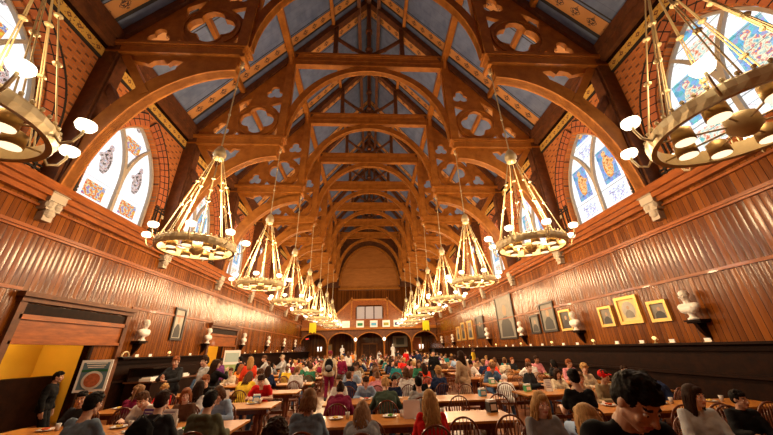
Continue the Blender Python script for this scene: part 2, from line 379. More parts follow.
# ------------------------------------------------------------------ setting: floor, walls, roof
struct(MB().bb(-11.5, 11.5, YBACK, YFAR + .3, -.2, 0).obj('floor', 'floor_boards'))
SL = 1.277; ZR = 24.45                      # roof deck underside: z = ZR - SL*|x|
def deck(x): return ZR - SL * abs(x)
mb = MB()
for s in (-1, 1):
    xe = 9.75
    a = [(0, deck(0)), (s * xe, deck(xe)), (s * xe, deck(xe) + .3), (0, deck(0) + .3)]
    mb.poly([(x, YBACK, z) for x, z in a], (0, 1, 0), YFAR + .3 - YBACK)
struct(mb.obj('ceiling', 'painted_ceiling'))
WIN = list(range(0, 8))                     # window between truss k and k+1
def build_side(s, nm):
    # wainscot with doorways (left only)
    doors = [(8.35, 11.95, 2.15, 8.35, 10.85), (18.25, 21.9, 2.2, 18.4, 20.1)] if s < 0 else []
    loops = [[(YBACK, 0), (YFAR, 0), (YFAR, 6.05), (YBACK, 6.05)]]
    w = empty('wall_' + nm); struct(w)
    if doors:
        out = [(YBACK, 0)]
        for y0, y1, zt, d0, d1 in doors: out += [(d0, 0), (d0, zt), (d1, zt), (d1, 0)]
        loops = [out + [(YFAR, 0), (YFAR, 6.05), (YBACK, 6.05)]]
    link('wainscot', plate('wainscot', loops, .2, Matrix.Translation((s * 9.05, 0, 0)) @ MYZ, 'wainscot'), w)
    up = [[(YBACK, 6.0), (YFAR + .2, 6.0), (YFAR + .2, 12.6), (YBACK, 12.6)]]
    for k in WIN: up.append(pointed(TY(k) + DB / 2, 1.62, 6.42, 7.8, 10.58))
    link('brick_wall', plate('brick_wall', up, .45, Matrix.Translation((s * 9.52, 0, 0)) @ MYZ, 'patterned_brick'), w)
    # rails and mouldings of the wainscot
    def run(x0, x1, z0, z1, mat, name, breaks=()):
        mb = MB(); y = YBACK
        for b0, b1 in list(breaks) + [(YFAR, YFAR)]:
            if b0 > y: mb.bb(s * x0, s * x1, y, b0, z0, z1)
            y = b1
        return mb.obj(name, mat, w)
    run(8.55, 9.3, 6.0, 6.22, 'rail_wood', 'cornice_shelf'); run(8.66, 8.96, 5.86, 6.0, 'rail_wood', 'cornice_moulding')
    run(8.78, 8.96, 5.72, 5.86, 'rail_wood', 'cornice_moulding'); run(8.86, 8.96, 5.56, 5.62, 'rail_wood', 'cornice_moulding')
    run(8.89, 8.96, 4.86, 5.02, 'rail_wood', 'rail'); run(8.85, 8.96, 4.92, 4.97, 'rail_wood', 'rail')
    dr = [(d[0] - .15, d[1] + .15) for d in doors]
    run(8.91, 8.96, 3.42, 3.50, 'rail_wood', 'rail', dr)
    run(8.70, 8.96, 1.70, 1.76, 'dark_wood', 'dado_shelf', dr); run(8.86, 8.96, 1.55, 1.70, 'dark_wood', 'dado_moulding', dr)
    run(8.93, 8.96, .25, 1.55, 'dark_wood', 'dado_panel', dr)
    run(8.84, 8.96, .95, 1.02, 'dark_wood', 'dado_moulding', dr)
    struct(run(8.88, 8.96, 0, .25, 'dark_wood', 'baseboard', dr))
    # sloping stone sill course, cornice and frieze at the wall head
    run(9.12, 9.3, 6.22, 6.42, 'stone', 'stone_course')
    fr = run(9.22, 9.30, 11.30, 11.66, 'painted_frieze', 'frieze')
    run(9.20, 9.3, 11.20, 11.27, 'black_brick', 'dark_line'); run(9.18, 9.3, 11.69, 11.80, 'dark_wood', 'moulding')
    run(8.98, 9.3, 11.80, 12.2, 'rafter_wood', 'wall_plate'); run(8.90, 9.3, 12.16, 12.62, 'rafter_wood', 'wall_plate')
    # bands of dark brick: jamb strips beside windows, window arch voussoirs
    for k in WIN:
        yc = TY(k) + DB / 2
        mb = MB()
        hw, zs, za = 1.64, 7.8, 10.62; h = za - zs; R = (hw * hw + h * h) / (2 * hw); a1 = math.asin(h / R)
        X = s * 9.265
        n = 13
        for side in (-1, 1):
            cc = yc - side * (R - hw)
            for i in range(n):
                t0 = a1 * (i + .06) / n; t1 = a1 * (i + .94) / n; t0b = a1 * (i - .06) / n
                r0, r1 = R + .02, R + .5
                for (ta, tb, ra, rb, mi) in ((t0, t1, r0, r1, 0), (t1, a1 * (i + 1.06) / n, r0, r1, 1), (t0b, t1, r1, r1 + .07, 1), (t0, t1, R + .24, R + .28, 1)):
                    mb.mi = mi; tk = .035 if mi == 0 else .04
                    mb.poly([(X, cc + side * r * math.cos(t), zs + r * math.sin(t)) for r, t in ((ra, ta), (rb, ta), (rb, tb), (ra, tb))], (-s, 0, 0), tk)
            for off in (.06, .20, .44):
                mb.mi = 1; mb.bb(X, X - s * .03, yc + side * (hw + off), yc + side * (hw + off + .05), 6.45, 7.8)
            for z in (6.62, 6.74, 7.55, 7.68):
                mb.mi = 1; mb.bb(X, X - s * .035, yc + side * (hw + .02), yc + side * 2.45, z, z + .05)
            mb.mi = 2; mb.bb(X, X - s * .05, yc + side * (hw + .5), yc + side * 2.3, 7.35, 7.5)
        mb.obj('window_surround', ('red_brick', 'black_brick', 'pale_stone'), w)
    return w
build_side(-1, 'left'); build_side(1, 'right')

# windows: stone frame with two lancets and an eyelet, stained glass panes
def make_window(s, k):
    yc = TY(k) + DB / 2
    o = empty('window_%d' % (k + 1 if s < 0 else k + 9), (s * 9.58, yc, 0)); struct(o)
    RW, zs = 3.2, 7.8
    def c(dz): return RW - math.sqrt(RW * RW - dz * dz)
    def light(sd, g=0.):      # one lancet of the intersecting tracery, g grows it
        hw = .72 + g; top = math.sqrt(RW * RW - (RW - hw) ** 2); n = 12
        return [(sd * .78 - hw, 6.56 - g), (sd * .78 + hw, 6.56 - g)] + [(sd * .78 + hw - c(top * i / n), zs + top * i / n) for i in range(n + 1)] + [(sd * .78 - hw + c(top * i / n), zs + top * i / n) for i in range(n - 1, -1, -1)]
    def kite(g=0.):
        z0 = math.sqrt(RW * RW - (RW - .075 + g * .4) ** 2); z1 = math.sqrt(RW * RW - (RW - 1.50 - g * .4) ** 2); n = 20; lf = []
        for i in range(n + 1):
            dz = z0 + (z1 - z0) * i / n; lf.append((min(0, max(.075 - g - c(dz), -1.5 - g + c(dz))), zs + dz))
        return lf[:1] + [(-x, z) for x, z in lf[1:-1]] + lf[-1:] + lf[-2:0:-1]
    fr = link('window_frame', plate('window_frame', [pointed(0, 1.60, 6.43, zs, zs + math.sqrt(RW * RW - (RW - 1.6) ** 2)), light(-1), light(1), kite()], .16, MYZ, 'stone'), o)
    st = MB().poly([(-s * .46, -1.62, 6.30), (-s * .46, -1.62, 6.42), (0, -1.62, 6.66), (0, -1.62, 6.30)], (0, 1, 0), 3.24).obj('window_sill', 'stone', o)
    if s < 0: gm = ['glass_pale', 'glass_pale'] if k in (0, 1) else ['glass_mosaic', 'glass_mosaic']
    else: gm = ['glass_mosaic'] * 2 if k == 0 else ['glass_blue_figure', 'glass_blue_figure']
    if s < 0 and k in (2, 3): gm = ['glass_pale', 'glass_mosaic']
    if s > 0 and k >= 2: gm = ['glass_blue_figure', 'glass_mosaic']
    for j, sd in enumerate((-1, 1)):
        p = link('glass_pane', plate('glass_pane', [[(a - sd * .78, b - 6.62) for a, b in light(sd, .015)]], .02, MYZ, gm[j]), o); p.location = (s * .05, sd * .78, 6.62)
    p = link('glass_pane', plate('glass_pane', [[(a, b - 9.1) for a, b in kite(.012)]], .02, MYZ, 'glass_mosaic' if s < 0 and k > 1 else gm[0]), o); p.location = (s * .055, 0, 9.1)
for s in (-1, 1):
    for k in WIN:
        make_window(s, k)
        L = bpy.data.lights.new('daylight', 'AREA'); L.shape = 'RECTANGLE'; L.size = 2.6; L.size_y = 2.8; L.energy = 130 if k else 50; L.color = (1., .90, .78)
        lo = bpy.data.objects.new('daylight', L); C.objects.link(lo); lo.location = (s * 9.1, TY(k) + DB / 2, 8.1); lo.rotation_euler = (0, s * PI / 2, 0)

# ------------------------------------------------------------------ far end wall, balcony screen
def far_end():
    w = struct(empty('wall_far'))
    Y = YFAR
    MB().bb(-9.3, 9.3, Y, Y + .3, 0, 11.0).obj('panelled_wall', 'wainscot_end', w)
    pts = [(-4.55, 11.0), (4.55, 11.0)] + [(4.55 * math.cos(PI * i / 24), 11.3 + 6.3 * math.sin(PI * i / 24)) for i in range(25)]
    link('arched_tympanum', plate('arched_tympanum', [pts], .1, Matrix.Translation((0, Y, 0)) @ MXZ, 'end_wood'), w)
    MB().poly([(-9.4, Y + .1, 11), (9.4, Y + .1, 11), (9.4, Y + .1, 12.5), (0, Y + .1, 24.4), (-9.4, Y + .1, 12.5)], (0, 1, 0), .2).obj('gable', 'rafter_wood', w)
    MB().bb(-4.7, 4.7, Y - .25, Y, 10.8, 11.2).bb(-4.6, 4.6, Y - .12, Y, 14.1, 14.22).obj('ledge', 'truss_wood', w); MB().bb(-4.9, 4.9, Y - .6, Y, 10.55, 10.8).obj('ledge_lip', 'table_wood', w)
    path = [((4.55 * math.cos(a), Y - .06, 11.3 + 6.3 * math.sin(a)), (math.cos(a), 0, math.sin(a))) for a in [PI * i / 28 for i in range(29)]]
    MB().band(path, .35, (0, 1, 0), .4).obj('arch_moulding', 'truss_wood', w)
far_end()
struct(MB().bb(-9.7, 9.7, YBACK - .3, YBACK, 0, 12.6).poly([(-9.7, YBACK, 12.6), (9.7, YBACK, 12.6), (0, YBACK, 24.7)], (0, -1, 0), .3).obj('wall_back', 'wainscot_end'))
def screen():
    g = empty('gallery_screen', (0, YSCREEN, 0))
    tag(g, 'carved wooden gallery across the far end, five arches below a gabled balcony', 'balcony')
    X = [-9.0, -5.45, -1.83, 1.92, 5.55, 9.0]
    out = [(-8.9, 3.0), (-8.9, 5.0), (8.9, 5.0), (8.9, 3.0)]
    loops = []
    lo = [(-8.9, 3.0), (-8.9, 4.15), (8.9, 4.15), (8.9, 3.0)]
    path = [(-8.9, 4.2)]; xs = []
    outline = [(-8.9, 4.25)]
    for i in range(5):
        a, b = X[i] + .14, X[i + 1] - .14
        outline += [(a, 2.6)] if i else [(a + .1, 2.6)]
        cx, hw = (a + b) / 2, (b - a) / 2
        for j in range(13):
            t = PI - PI * j / 12; outline.append((cx + hw * math.cos(t), 2.65 + 1.2 * math.sin(t)))
        outline.append((b, 2.6))
    outline += [(8.9, 4.25)]
    link('arcade', plate('arcade', [outline], .25, MXZ, 'rafter_wood'), g)
    for i in range(5):
        a, b = X[i] + .14, X[i + 1] - .14; cx, hw = (a + b) / 2, (b - a) / 2
        pa = [((cx + (hw) * math.cos(t), -.02, 2.65 + 1.2 * math.sin(t)), (math.cos(t), 0, math.sin(t))) for t in [PI * j / 16 for j in range(17)]]
        MB().band(pa, .42, (0, 1, 0), .12).obj('arch_moulding', 'truss_wood', g)
    for x in X[1:-1]:
        MB().lathe([(.17, 0), (.17, .25), (.11, .3), (.11, 2.5), (.16, 2.6), (.2, 2.75)], 12, (x, 0, 0)).obj('column', 'truss_wood', g, True)
    MB().bb(-8.9, 8.9, -.5, .3, 4.25, 4.5).bb(-8.9, 8.9, -.35, -.25, 4.5, 4.62).obj('gallery_beam', 'truss_wood', g)
    MB().bb(-8.9, 8.9, -.3, -.2, 5.45, 5.58).bb(-8.9, 8.9, -.27, -.22, 4.6, 5.45).obj('parapet', 'rail_wood', g)
    MB().bb(-8.9, 8.9, -.2, 5.9, 4.3, 4.45).obj('gallery_floor', 'rafter_wood', g)
    # gabled superstructure
    gab = [(-5.4, 5.4), (-2.5, 8.15), (2.5, 8.15), (5.4, 5.4)]
    win = [(x, z) for cx in (0,) for x, z in [(-1.95, 5.5), (-1.95, 7.2), (-1.6, 7.55), (1.6, 7.55), (1.95, 7.2), (1.95, 5.5)]]
    link('gable_panel', plate('gable_panel', [gab, win], .12, Matrix.Translation((0, 1.2, 0)) @ MXZ, 'rail_wood'), g)
    for s in (-1, 1):
        MB().bar((s * 5.5, 1.1, 5.5), (s * 2.5, 1.1, 8.3), .3, .25).obj('sloping_rail', 'truss_wood', g)
    MB().bb(-2.65, 2.65, .95, 1.3, 8.15, 8.4).bb(-2.6, -2.4, .95, 1.3, 5.5, 8.6).bb(2.4, 2.6, .95, 1.3, 5.5, 8.6).obj('top_rail', 'truss_wood', g)
    for x in (-1.25, 0, 1.25):
        f = MB().bb(x - .55, x + .55, 1.5, 1.55, 5.6, 7.4).obj('organ_cloth', 'pale_cloth', g)
plain('pale_cloth', (.46, .44, .50), .8)
screen()
for i, (x, col, d, nm) in enumerate(((-7.4, (.80, .66, .03), 0, 'yellow'), (-3.1, (.72, .70, .70), 1, 'silver'), (-1.25, (.04, .22, .10), 1, 'dark green'), (.56, (.12, .42, .70), 1, 'light blue'), (2.2, (.30, .30, .06), 1, 'olive'), (3.7, (.05, .06, .20), 1, 'navy'), (7.5, (.80, .72, .03), 0, 'bright yellow'))):
    plain('banner_%d' % i, col, .8)
    o = empty('banner', (x, YSCREEN - .56, 0)); z0, z1 = 3.75 if d == 0 else 4.35, 5.45 if d else 4.9
    z0 = 3.9 if d == 0 else 4.5
    if i in (0, 6): o.location = (x, YSCREEN - .56, 0)
    tag(o, '%s hanging banner with pale border on the gallery rail' % nm if d else '%s swallow-tailed banner hung at the %s end of the gallery' % (nm, 'left' if i == 0 else 'right'), 'banner', None)
    z1 = 5.35 if d else 5.2
    if d:
        MB().bb(-.5, .5, 0, .02, z0, z1).obj('border', 'white_paper', o)
        MB().bb(-.34, .34, -.02, 0, z0 + .2, z1 - .3).obj('field', 'banner_%d' % i, o)
    else:
        MB().poly([(-.45, 0, z0), (-.45, 0, z1), (.45, 0, z1), (.45, 0, z0), (.2, 0, z0 + .18), (0, 0, z0), (-.2, 0, z0 + .18)], (0, 1, 0), .02).obj('field', 'banner_%d' % i, o)
    MB().tube([(-.52, .01, z1), (.52, .01, z1)], .025).obj('rod', 'brass', o)
# under the gallery
YB = YFAR
o = empty('door_1', (0, YB - .02, 0)); struct(o)
MB().bb(-1.2, 1.2, -.1, 0, 0, 2.7).obj('door_frame', 'truss_wood', o)
for s in (-1, 1): MB().bb(s * .03, s * 1.0, -.16, -.1, .02, 2.5).bb(s * .15, s * .88, -.18, -.16, .3, 1.1).bb(s * .15, s * .88, -.18, -.16, 1.3, 2.3).obj('door_leaf', 'rafter_wood', o)
def glow_globe(x):
    o = empty('column_lamp', (x, YSCREEN - .35, 3.05))
    tag(o, 'glowing round lamp on the %s middle column of the gallery arcade' % ('left' if x < 0 else 'right'), 'lamp')
    MB().ell((0, 0, 0), (.19, .19, .22), 14, 8).obj('globe', 'opal_glass', o, True); MB().tube([(0, .3, -.3), (0, 0, -.3), (0, 0, -.2)], .04).obj('bracket', 'brass', o)
glow_globe(-1.83); glow_globe(1.92)
o = empty('framed_print', (4.6, YB - .06, 2.9)); tag(o, 'large pale print with dark border seen through the gallery arch right of the middle', 'picture')
MB().bb(-1.2, 1.2, 0, .05, -.9, .8).obj('frame', 'black_frame', o)
MB().bb(-1.1, 1.1, -.02, 0, -.8, .7).obj('mat', plain('aged_paper', (.55, .52, .40), .7), o); MB().bb(-.6, .6, -.03, -.02, -.5, .4).obj('image', plain('grey_print', (.16, .17, .15), .7, noise_amt=.6), o)
o = empty('framed_print', (7.1, YB - .06, 2.5)); tag(o, 'reddish painting seen through the far right arch of the gallery', 'picture')
MB().bb(-.75, .75, 0, .05, -1.0, .9).obj('frame', 'gold_frame', o); MB().bb(-.65, .65, -.02, 0, -.9, .8).obj('canvas', plain('red_canvas', (.45, .12, .04), .6, noise_amt=.5, scale=3), o)
o = empty('framed_print', (-5.9, YB - .06, 2.2)); tag(o, 'small gilt-framed picture left of the leftmost middle arch', 'picture')
MB().bb(-.35, .35, 0, .05, -.45, .45).obj('frame', 'gold_frame', o); MB().bb(-.25, .25, -.02, 0, -.35, .35).obj('canvas', 'aged_paper', o)
o = empty('exit_sign', (-8.0, YSCREEN - .5, 3.25)); tag(o, 'small red lit exit sign at the far left of the gallery arcade', 'sign')
MB().bb(-.22, .22, 0, .06, -.12, .12).obj('casing', 'iron', o)
def text_obj(txt, size, name, mat, parent, loc, rot=(PI / 2, 0, 0), ext=.004):
    cu = bpy.data.curves.new(name, 'FONT'); cu.body = txt; cu.size = size; cu.extrude = ext; cu.align_x = 'CENTER'; cu.align_y = 'CENTER'
    t = bpy.data.objects.new(name, cu); me = bpy.data.meshes.new_from_object(t); bpy.data.objects.remove(t); bpy.data.curves.remove(cu)
    me.materials.clear(); me.materials.append(MATS[mat]); me.name = name
    o = link(name, me, parent); o.location = loc; o.rotation_euler = rot; return o
text_obj('EXIT', .19, 'lettering', 'exit_red', o, (0, -.01, 0))
for i, (x, sd) in enumerate(((-7.35, 'left'), (7.75, 'right'))):
    o = empty('wall_sconce', (x, YB - .1, 2.05)); tag(o, 'pair of white glowing sconce shades under the gallery at the far %s' % sd, 'lamp')
    MB().bb(-.3, .3, 0, .08, -.35, -.27).obj('bracket', 'brass', o)
    for q in (-.22, .22): MB().lathe([(.07, -.27), (.12, .3)], 12, (q, -.08, 0)).obj('shade', 'sconce_white', o, True)

# ------------------------------------------------------------------ roof trusses
def ellipse_path(cx, cz, a, b, t0, t1, n, y=0., sgn=1):
    out = []
    for i in range(n + 1):
        t = t0 + (t1 - t0) * i / n
        out.append(((sgn * (cx + a * math.cos(t)), y, cz + b * math.sin(t)), (sgn * math.cos(t) / a, 0, math.sin(t) / b)))
    return out
def make_truss():
    r = empty('roof_truss')
    for s in (-1, 1):
        # hammer beam with stepped mouldings and a moulded nose
        mb = MB(); mb.bb(s * 4.55, s * 9.3, -.24, .24, 11.62, 11.98)
        mb.bb(s * 4.42, s * 9.3, -.31, .31, 11.98, 12.12); mb.bb(s * 4.50, s * 9.3, -.27, .27, 11.90, 11.98); mb.bb(s * 4.50, s * 9.3, -.27, .27, 11.56, 11.64)
        mb.bb(s * 4.45, s * 4.6, -.28, .28, 11.45, 11.62)
        mb.obj('hammer_beam', 'truss_wood', r)
        MB().lathe([(.05, 11.2), (.09, 11.3), (.05, 11.36), (.10, 11.45)], 10, (s * 4.62, 0, 0)).obj('pendant', 'brass', r, True)
        # arched brace, quarter ellipse, with a lighter moulded soffit
        pa = ellipse_path(-4.6 + 9.2, 5.75, 3.75, 5.2, PI / 2, .06, 22, 0, 1)
        pa = [((s * p[0], 0, p[2]), (s * n[0], 0, n[2])) for p, n in ellipse_path(4.7, 5.75, 3.95, 5.15, PI / 2, .05, 24)]
        MB().band(pa, .26, (0, 1, 0), .62).obj('arch_brace', 'truss_wood', r)
        MB().band([((p[0], -.0, p[2]), n) for p, n in pa], .36, (0, 1, 0), .09).obj('soffit_moulding', 'truss_wood', r)
        # solid web near the nose
        web = [(4.62, 11.6), (4.62, 11.25)]
        for i in range(11):
            t = PI / 2 - (i / 10) * 1.0; web.append((4.7 + 4.25 * math.cos(t), 5.75 + 5.5 * math.sin(t)))
        xq, zq = web[-1]; web += [(6.45, 11.6)] if xq > 6.45 else []
        web = [(4.62, 11.6), (4.62, 11.2)] + [(4.7 + 4.25 * math.cos(t), 5.75 + 5.6 * math.sin(t)) for t in [PI / 2 - .50 * i / 6 for i in range(7)]] + [(6.75, 11.0), (6.35, 11.6)]
        link('web_panel', plate('web_panel', [[(s * a, b) for a, b in web]], .26, MXZ, 'truss_wood'), r)
        # raked strut, wall post, small cusped piece
        MB().bar((s * 8.6, 0, 11.55), (s * 7.45, 0, 9.75), .28, .30, (0, 1, 0)).obj('raked_strut', 'truss_wood', r)
        MB().bar((s * 8.75, 0, 10.1), (s * 8.1, 0, 9.1), .24, .24, (0, 1, 0)).obj('raked_strut', 'rafter_wood', r)
        link('cusped_rail', plate('cusped_rail', [[(s * 6.3, 11.6), (s * 6.6, 11.36), (s * 6.95, 11.42), (s * 7.12, 11.22), (s * 7.3, 11.42), (s * 7.62, 11.36), (s * 7.75, 11.2), (s * 8.5, 11.42), (s * 8.6, 11.6)]], .16, MXZ, 'truss_wood'), r)
        MB().bb(s * 8.78, s * 9.3, -.26, .26, 6.2, 12.1).bb(s * 8.7, s * 8.8, -.18, .18, 6.2, 11.5).obj('wall_post', 'rafter_wood', r)
        c = MB().bb(s * 8.62, s * 9.3, -.25, .25, 5.98, 6.2).bb(s * 8.66, s * 9.0, -.22, .22, 5.75, 5.98)
        c.ell((s * 8.76, -.11, 5.64), (.12, .13, .13), 10, 7).ell((s * 8.76, .11, 5.64), (.12, .13, .13), 10, 7).bb(s * 8.7, s * 9.0, -.2, .2, 5.5, 5.76).ell((s * 8.78, 0, 5.42), (.12, .16, .13), 10, 7).bb(s * 8.75, s * 8.98, -.13, .13, 5.2, 5.45)
        tag(c.obj('stone_corbel', 'stone', r), 'pale carved stone corbel')
        # hammer post
        MB().bb(s * 4.46, s * 4.84, -.22, .22, 12.1, 18.45).bb(s * 4.40, s * 4.90, -.14, .14, 12.1, 18.2).obj('hammer_post', 'truss_wood', r)
        # rafter
        MB().bar((s * 9.3, 0, 24.0 - SL * 9.3 + .1), (0, 0, 24.1), .34, .40, (0, 1, 0)).obj('principal_rafter', 'rafter_wood', r)
        # tracery panel
        tri = [(4.8, 12.1), (8.95, 12.1), (8.95, 12.55), (4.8, 17.85)]
        loops = [tri, foil(6.05, 13.3, .48, .46, 4), foil(7.80, 12.66, .22, .21, 3, PI / 2), foil(5.35, 15.3, .24, .23, 3, PI / 2), [(4.92, 12.2), (5.45, 12.2), (5.1, 12.45), (4.92, 12.85)], [(6.7, 12.2), (7.25, 12.2), (7.05, 12.55)], [(4.92, 13.8), (5.15, 14.1), (5.5, 14.38), (4.92, 14.6)], [(6.8, 14.05), (7.1, 13.8), (7.2, 14.4), (6.5, 14.9)]]
        link('tracery_panel', plate('tracery_panel', [[(s * a, b) for a, b in lp] for lp in loops], .14, MXZ, 'truss_wood'), r)
        rg = [((s * (6.05 + .98 * math.cos(t)), 0, 13.3 + .98 * math.sin(t)), (s * math.cos(t), 0, math.sin(t))) for t in [2 * PI * i / 40 for i in range(40)]]
        MB().band(rg, .24, (0, 1, 0), .12, True).obj('tracery_ring', 'truss_wood', r)
        rg = [((s * (6.05 + q[0] - 6.05), 0, q[1]), (s * (q[0] - 6.05), 0, q[1] - 13.3)) for q in foil(6.05, 13.3, .44, .44, 4, 0, 64)]
        MB().band(rg, .20, (0, 1, 0), .07, True).obj('foil_moulding', 'truss_wood', r)
        # great arch
        pa = [((s * p[0], 0, p[2]), (s * n[0], 0, n[2])) for p, n in ellipse_path(0, 12.05, 4.36, 5.10, .02, PI / 2, 26)]
        MB().band(pa, .22, (0, 1, 0), .42).obj('arch_rib', 'truss_wood', r)
        MB().band(pa, .30, (0, 1, 0), .08).obj('soffit_moulding', 'truss_wood', r)
        # queen post, brace from the king post
        MB().bb(s * 1.98, s * 2.24, -.13, .13, 18.5, 21.45).obj('queen_post', 'rafter_wood', r)
        MB().tube([(s * .12, 0, 18.7), (s * 1.0, 0, 19.25), (s * 2.02, 0, 20.15)], .12, 8).ell((s * 1.0, 0, 19.25), (.15, .15, .15), 10, 6).obj('king_brace', 'rafter_wood', r)
    mb = MB().bb(-4.7, 4.7, -.13, .13, 17.66, 18.40).bb(-4.8, 4.8, -.21, .21, 18.40, 18.57).bb(-4.75, 4.75, -.17, .17, 18.29, 18.40).bb(-4.75, 4.75, -.17, .17, 17.56, 17.68).bb(-4.7, 4.7, -.155, .155, 17.95, 18.04)
    mb.obj('collar_beam', 'truss_wood', r)
    k = MB().bb(-.12, .12, -.12, .12, 18.55, 24.0).obj('king_post', 'rafter_wood', r)
    MB().ell((0, 0, 20.95), (.24, .24, .24), 12, 8).obj('boss', 'rafter_wood', k, True); MB().lathe([(.2, 19.0), (.26, 19.15), (.15, 19.4)], 10).obj('collar', 'rafter_wood', k, True)
    return r
tr = make_truss()
where = ['nearest the camera', 'second from the camera', 'third from the camera', 'fourth from the camera', 'fifth from the camera', 'sixth from the camera', 'seventh from the camera', 'last before the gabled end']
tr.location = (0, TY(1), 0); tag(tr, 'hammerbeam timber roof truss, ' + where[0], 'roof truss', 'roof trusses')
for k in range(2, 9):
    dup(tr, (0, TY(k), 0), label='hammerbeam timber roof truss with collar and great arch, ' + where[k - 1])
n = 0
def trim(mb, mat):
    global n
    n += 1; return struct(mb.obj('trim_%d' % n, mat))
for s in (-1, 1):
    trim(MB().bb(s * 4.5, s * 4.86, YBACK, YFAR, 18.1, 18.40), 'truss_wood')
    trim(MB().bar((s * 2.3, YBACK, 21.35), (s * 2.3, YFAR, 21.35), .2, .3), 'truss_wood')
    trim(MB().bar((s * 7.05, YBACK, 15.25), (s * 7.05, YFAR, 15.25), .2, .3), 'truss_wood')
    trim(MB().bb(s * .55, s * .8, YBACK, YFAR, 23.05, 23.35), 'rafter_wood')
    mb = MB()      # curved braces from the hammer posts to the purlin, both ways
    for k in range(1, 9):
        for d in (-1, 1):
            if k == 8 and d == 1: continue
            pa = [((s * 4.65, TY(k) + d * (1.25 - 1.1 * math.cos(t)), 17.0 + 1.35 * math.sin(t)), (0, -d * math.cos(t), math.sin(t))) for t in [PI / 2 * i / 8 for i in range(9)]]
            mb.band(pa, .16, (1, 0, 0), .18)
    trim(mb, 'truss_wood')
trim(MB().bb(-.16, .16, YBACK, YFAR, 23.7, 24.3), 'rafter_wood')

# ------------------------------------------------------------------ chandeliers
def make_chandelier():
    r = empty('chandelier')
    MB().lathe([(.03, 3.32), (.10, 3.25), (.17, 3.1), (.19, 2.98), (.14, 2.9), (.16, 2.84), (.06, 2.78)], 16).obj('crown', 'brass', r, True)
    MB().tube([(0, 0, 3.3), (0, 0, 7.0)], .022, 6).ell((0, 0, 4.6), (.045, .045, .06), 8, 6).ell((0, 0, 5.8), (.045, .045, .06), 8, 6).obj('suspension_rod', 'brass', r)
    # ring: scalloped band with rims
    mb = MB(); n = 72; vs = []
    for i in range(n):
        a = 2 * PI * i / n; c, s_ = math.cos(a), math.sin(a); o_ = .012 * (i % 2)
        for rr, z in ((.86, -.09), (.93, -.10), (.95 + o_, -.02), (.95 + o_, .06), (.91, .11), (.86, .11)): vs.append((rr * c, rr * s_, z))
    mb.add(vs, [(i * 6 + k, i * 6 + (k + 1) % 6, ((i + 1) % n) * 6 + (k + 1) % 6, ((i + 1) % n) * 6 + k) for i in range(n) for k in range(6)])
    for i in range(48):
        a = 2 * PI * i / 48; mb.ell((.93 * math.cos(a), .93 * math.sin(a), .125), (.026, .026, .03), 6, 4)
    for k in range(4):
        a = PI * k / 4; mb.tube([(.87 * math.cos(a), .87 * math.sin(a), -.05), (-.87 * math.cos(a), -.87 * math.sin(a), -.05)], .014, 6)
    mb.obj('ring', 'brass', r)
    for k in range(8):
        a = 2 * PI * (k + .5) / 8; u = Vector((math.cos(a), math.sin(a), 0))
        mb = MB(); w = Vector((-u.y, u.x, 0)) * .035
        for q in (-1, 1):
            mb.tube([u * .12 + Vector((0, 0, 2.86)), u * .9 + w * q + Vector((0, 0, .1))], 0.0095, 6)
        for t in (.33, .62):
            p = (u * .12 + Vector((0, 0, 2.86))).lerp(u * .9 + Vector((0, 0, .1)), t); mb.ell(p, (.055, .055, .035), 8, 5)
        mb.obj('hanging_rod', 'brass', r)
    for k in range(8):
        a = 2 * PI * (k + .25) / 8; u = Vector((math.cos(a), math.sin(a), 0))
        arm = MB().tube([u * .94, u * 1.02 + Vector((0, 0, -.10)), u * 1.12 + Vector((0, 0, -.04)), u * 1.17 + Vector((0, 0, .10)), u * 1.17 + Vector((0, 0, .16))], .018, 6).obj('arm', 'brass', r)
        MB().lathe([(.03, .16), (.09, .18), (.115, .23), (.105, .28), (.04, .31)], 14, u * 1.17).obj('glass_shade', 'opal_glass', arm, True)
    for k in range(8):
        a = 2 * PI * k / 8; u = Vector((math.cos(a), math.sin(a), 0)) * .60
        d = MB().lathe([(.06, .10), (.115, .06), (.12, -.12)], 14, u).obj('downlight', 'dull_brass', r, True)
        MB().lathe([(.108, -.125), (.108, -.135)], 14, u).obj('lamp_disc', 'lamp_disc', d)
    d = MB().lathe([(.06, .12), (.16, .06), (.17, -.10), (.08, -.2)], 14).obj('centre_boss', 'brass', r, True)
    return r
ch = make_chandelier()
tag(ch, 'x', 'chandelier', 'ring chandeliers')
first = True
for k in range(0, 8):
    for s in (-1, 1):
        z = 4.42 if k else 3.95
        lab = 'brass ring chandelier hung from the %s row, %s from the camera' % ('left' if s < 0 else 'right', 'nearest' if k == 0 else ORD[k + 1])
        x, y = s * 4.62, TY(k)
        if k == 0: x, y, z = s * 4.75, 2.72, 4.35
        if first: ch.location = (x, y, z); ch['label'] = lab; first = False; ch.rotation_euler = (0, 0, .3)
        else: dup(ch, (x, y, z), .3 + .17 * k * s, lab)
        if k < 9:
            L = bpy.data.lights.new('chandelier_glow', 'POINT'); L.energy = (110, 760, 950, 950, 850, 750, 650, 600)[k]; L.color = (1., .68, .36); L.shadow_soft_size = .45
            lo = bpy.data.objects.new('chandelier_glow', L); C.objects.link(lo); lo.location = (x, y, z + 1.1)
            L2 = bpy.data.lights.new('chandelier_down', 'SPOT'); L2.energy = (20, 120, 190, 190, 190, 190, 190, 190)[k]; L2.color = (1., .72, .42); L2.spot_size = 2.6; L2.spot_blend = .6; L2.shadow_soft_size = .35
            lo = bpy.data.objects.new('chandelier_down', L2); C.objects.link(lo); lo.location = (x, y, z - .25)


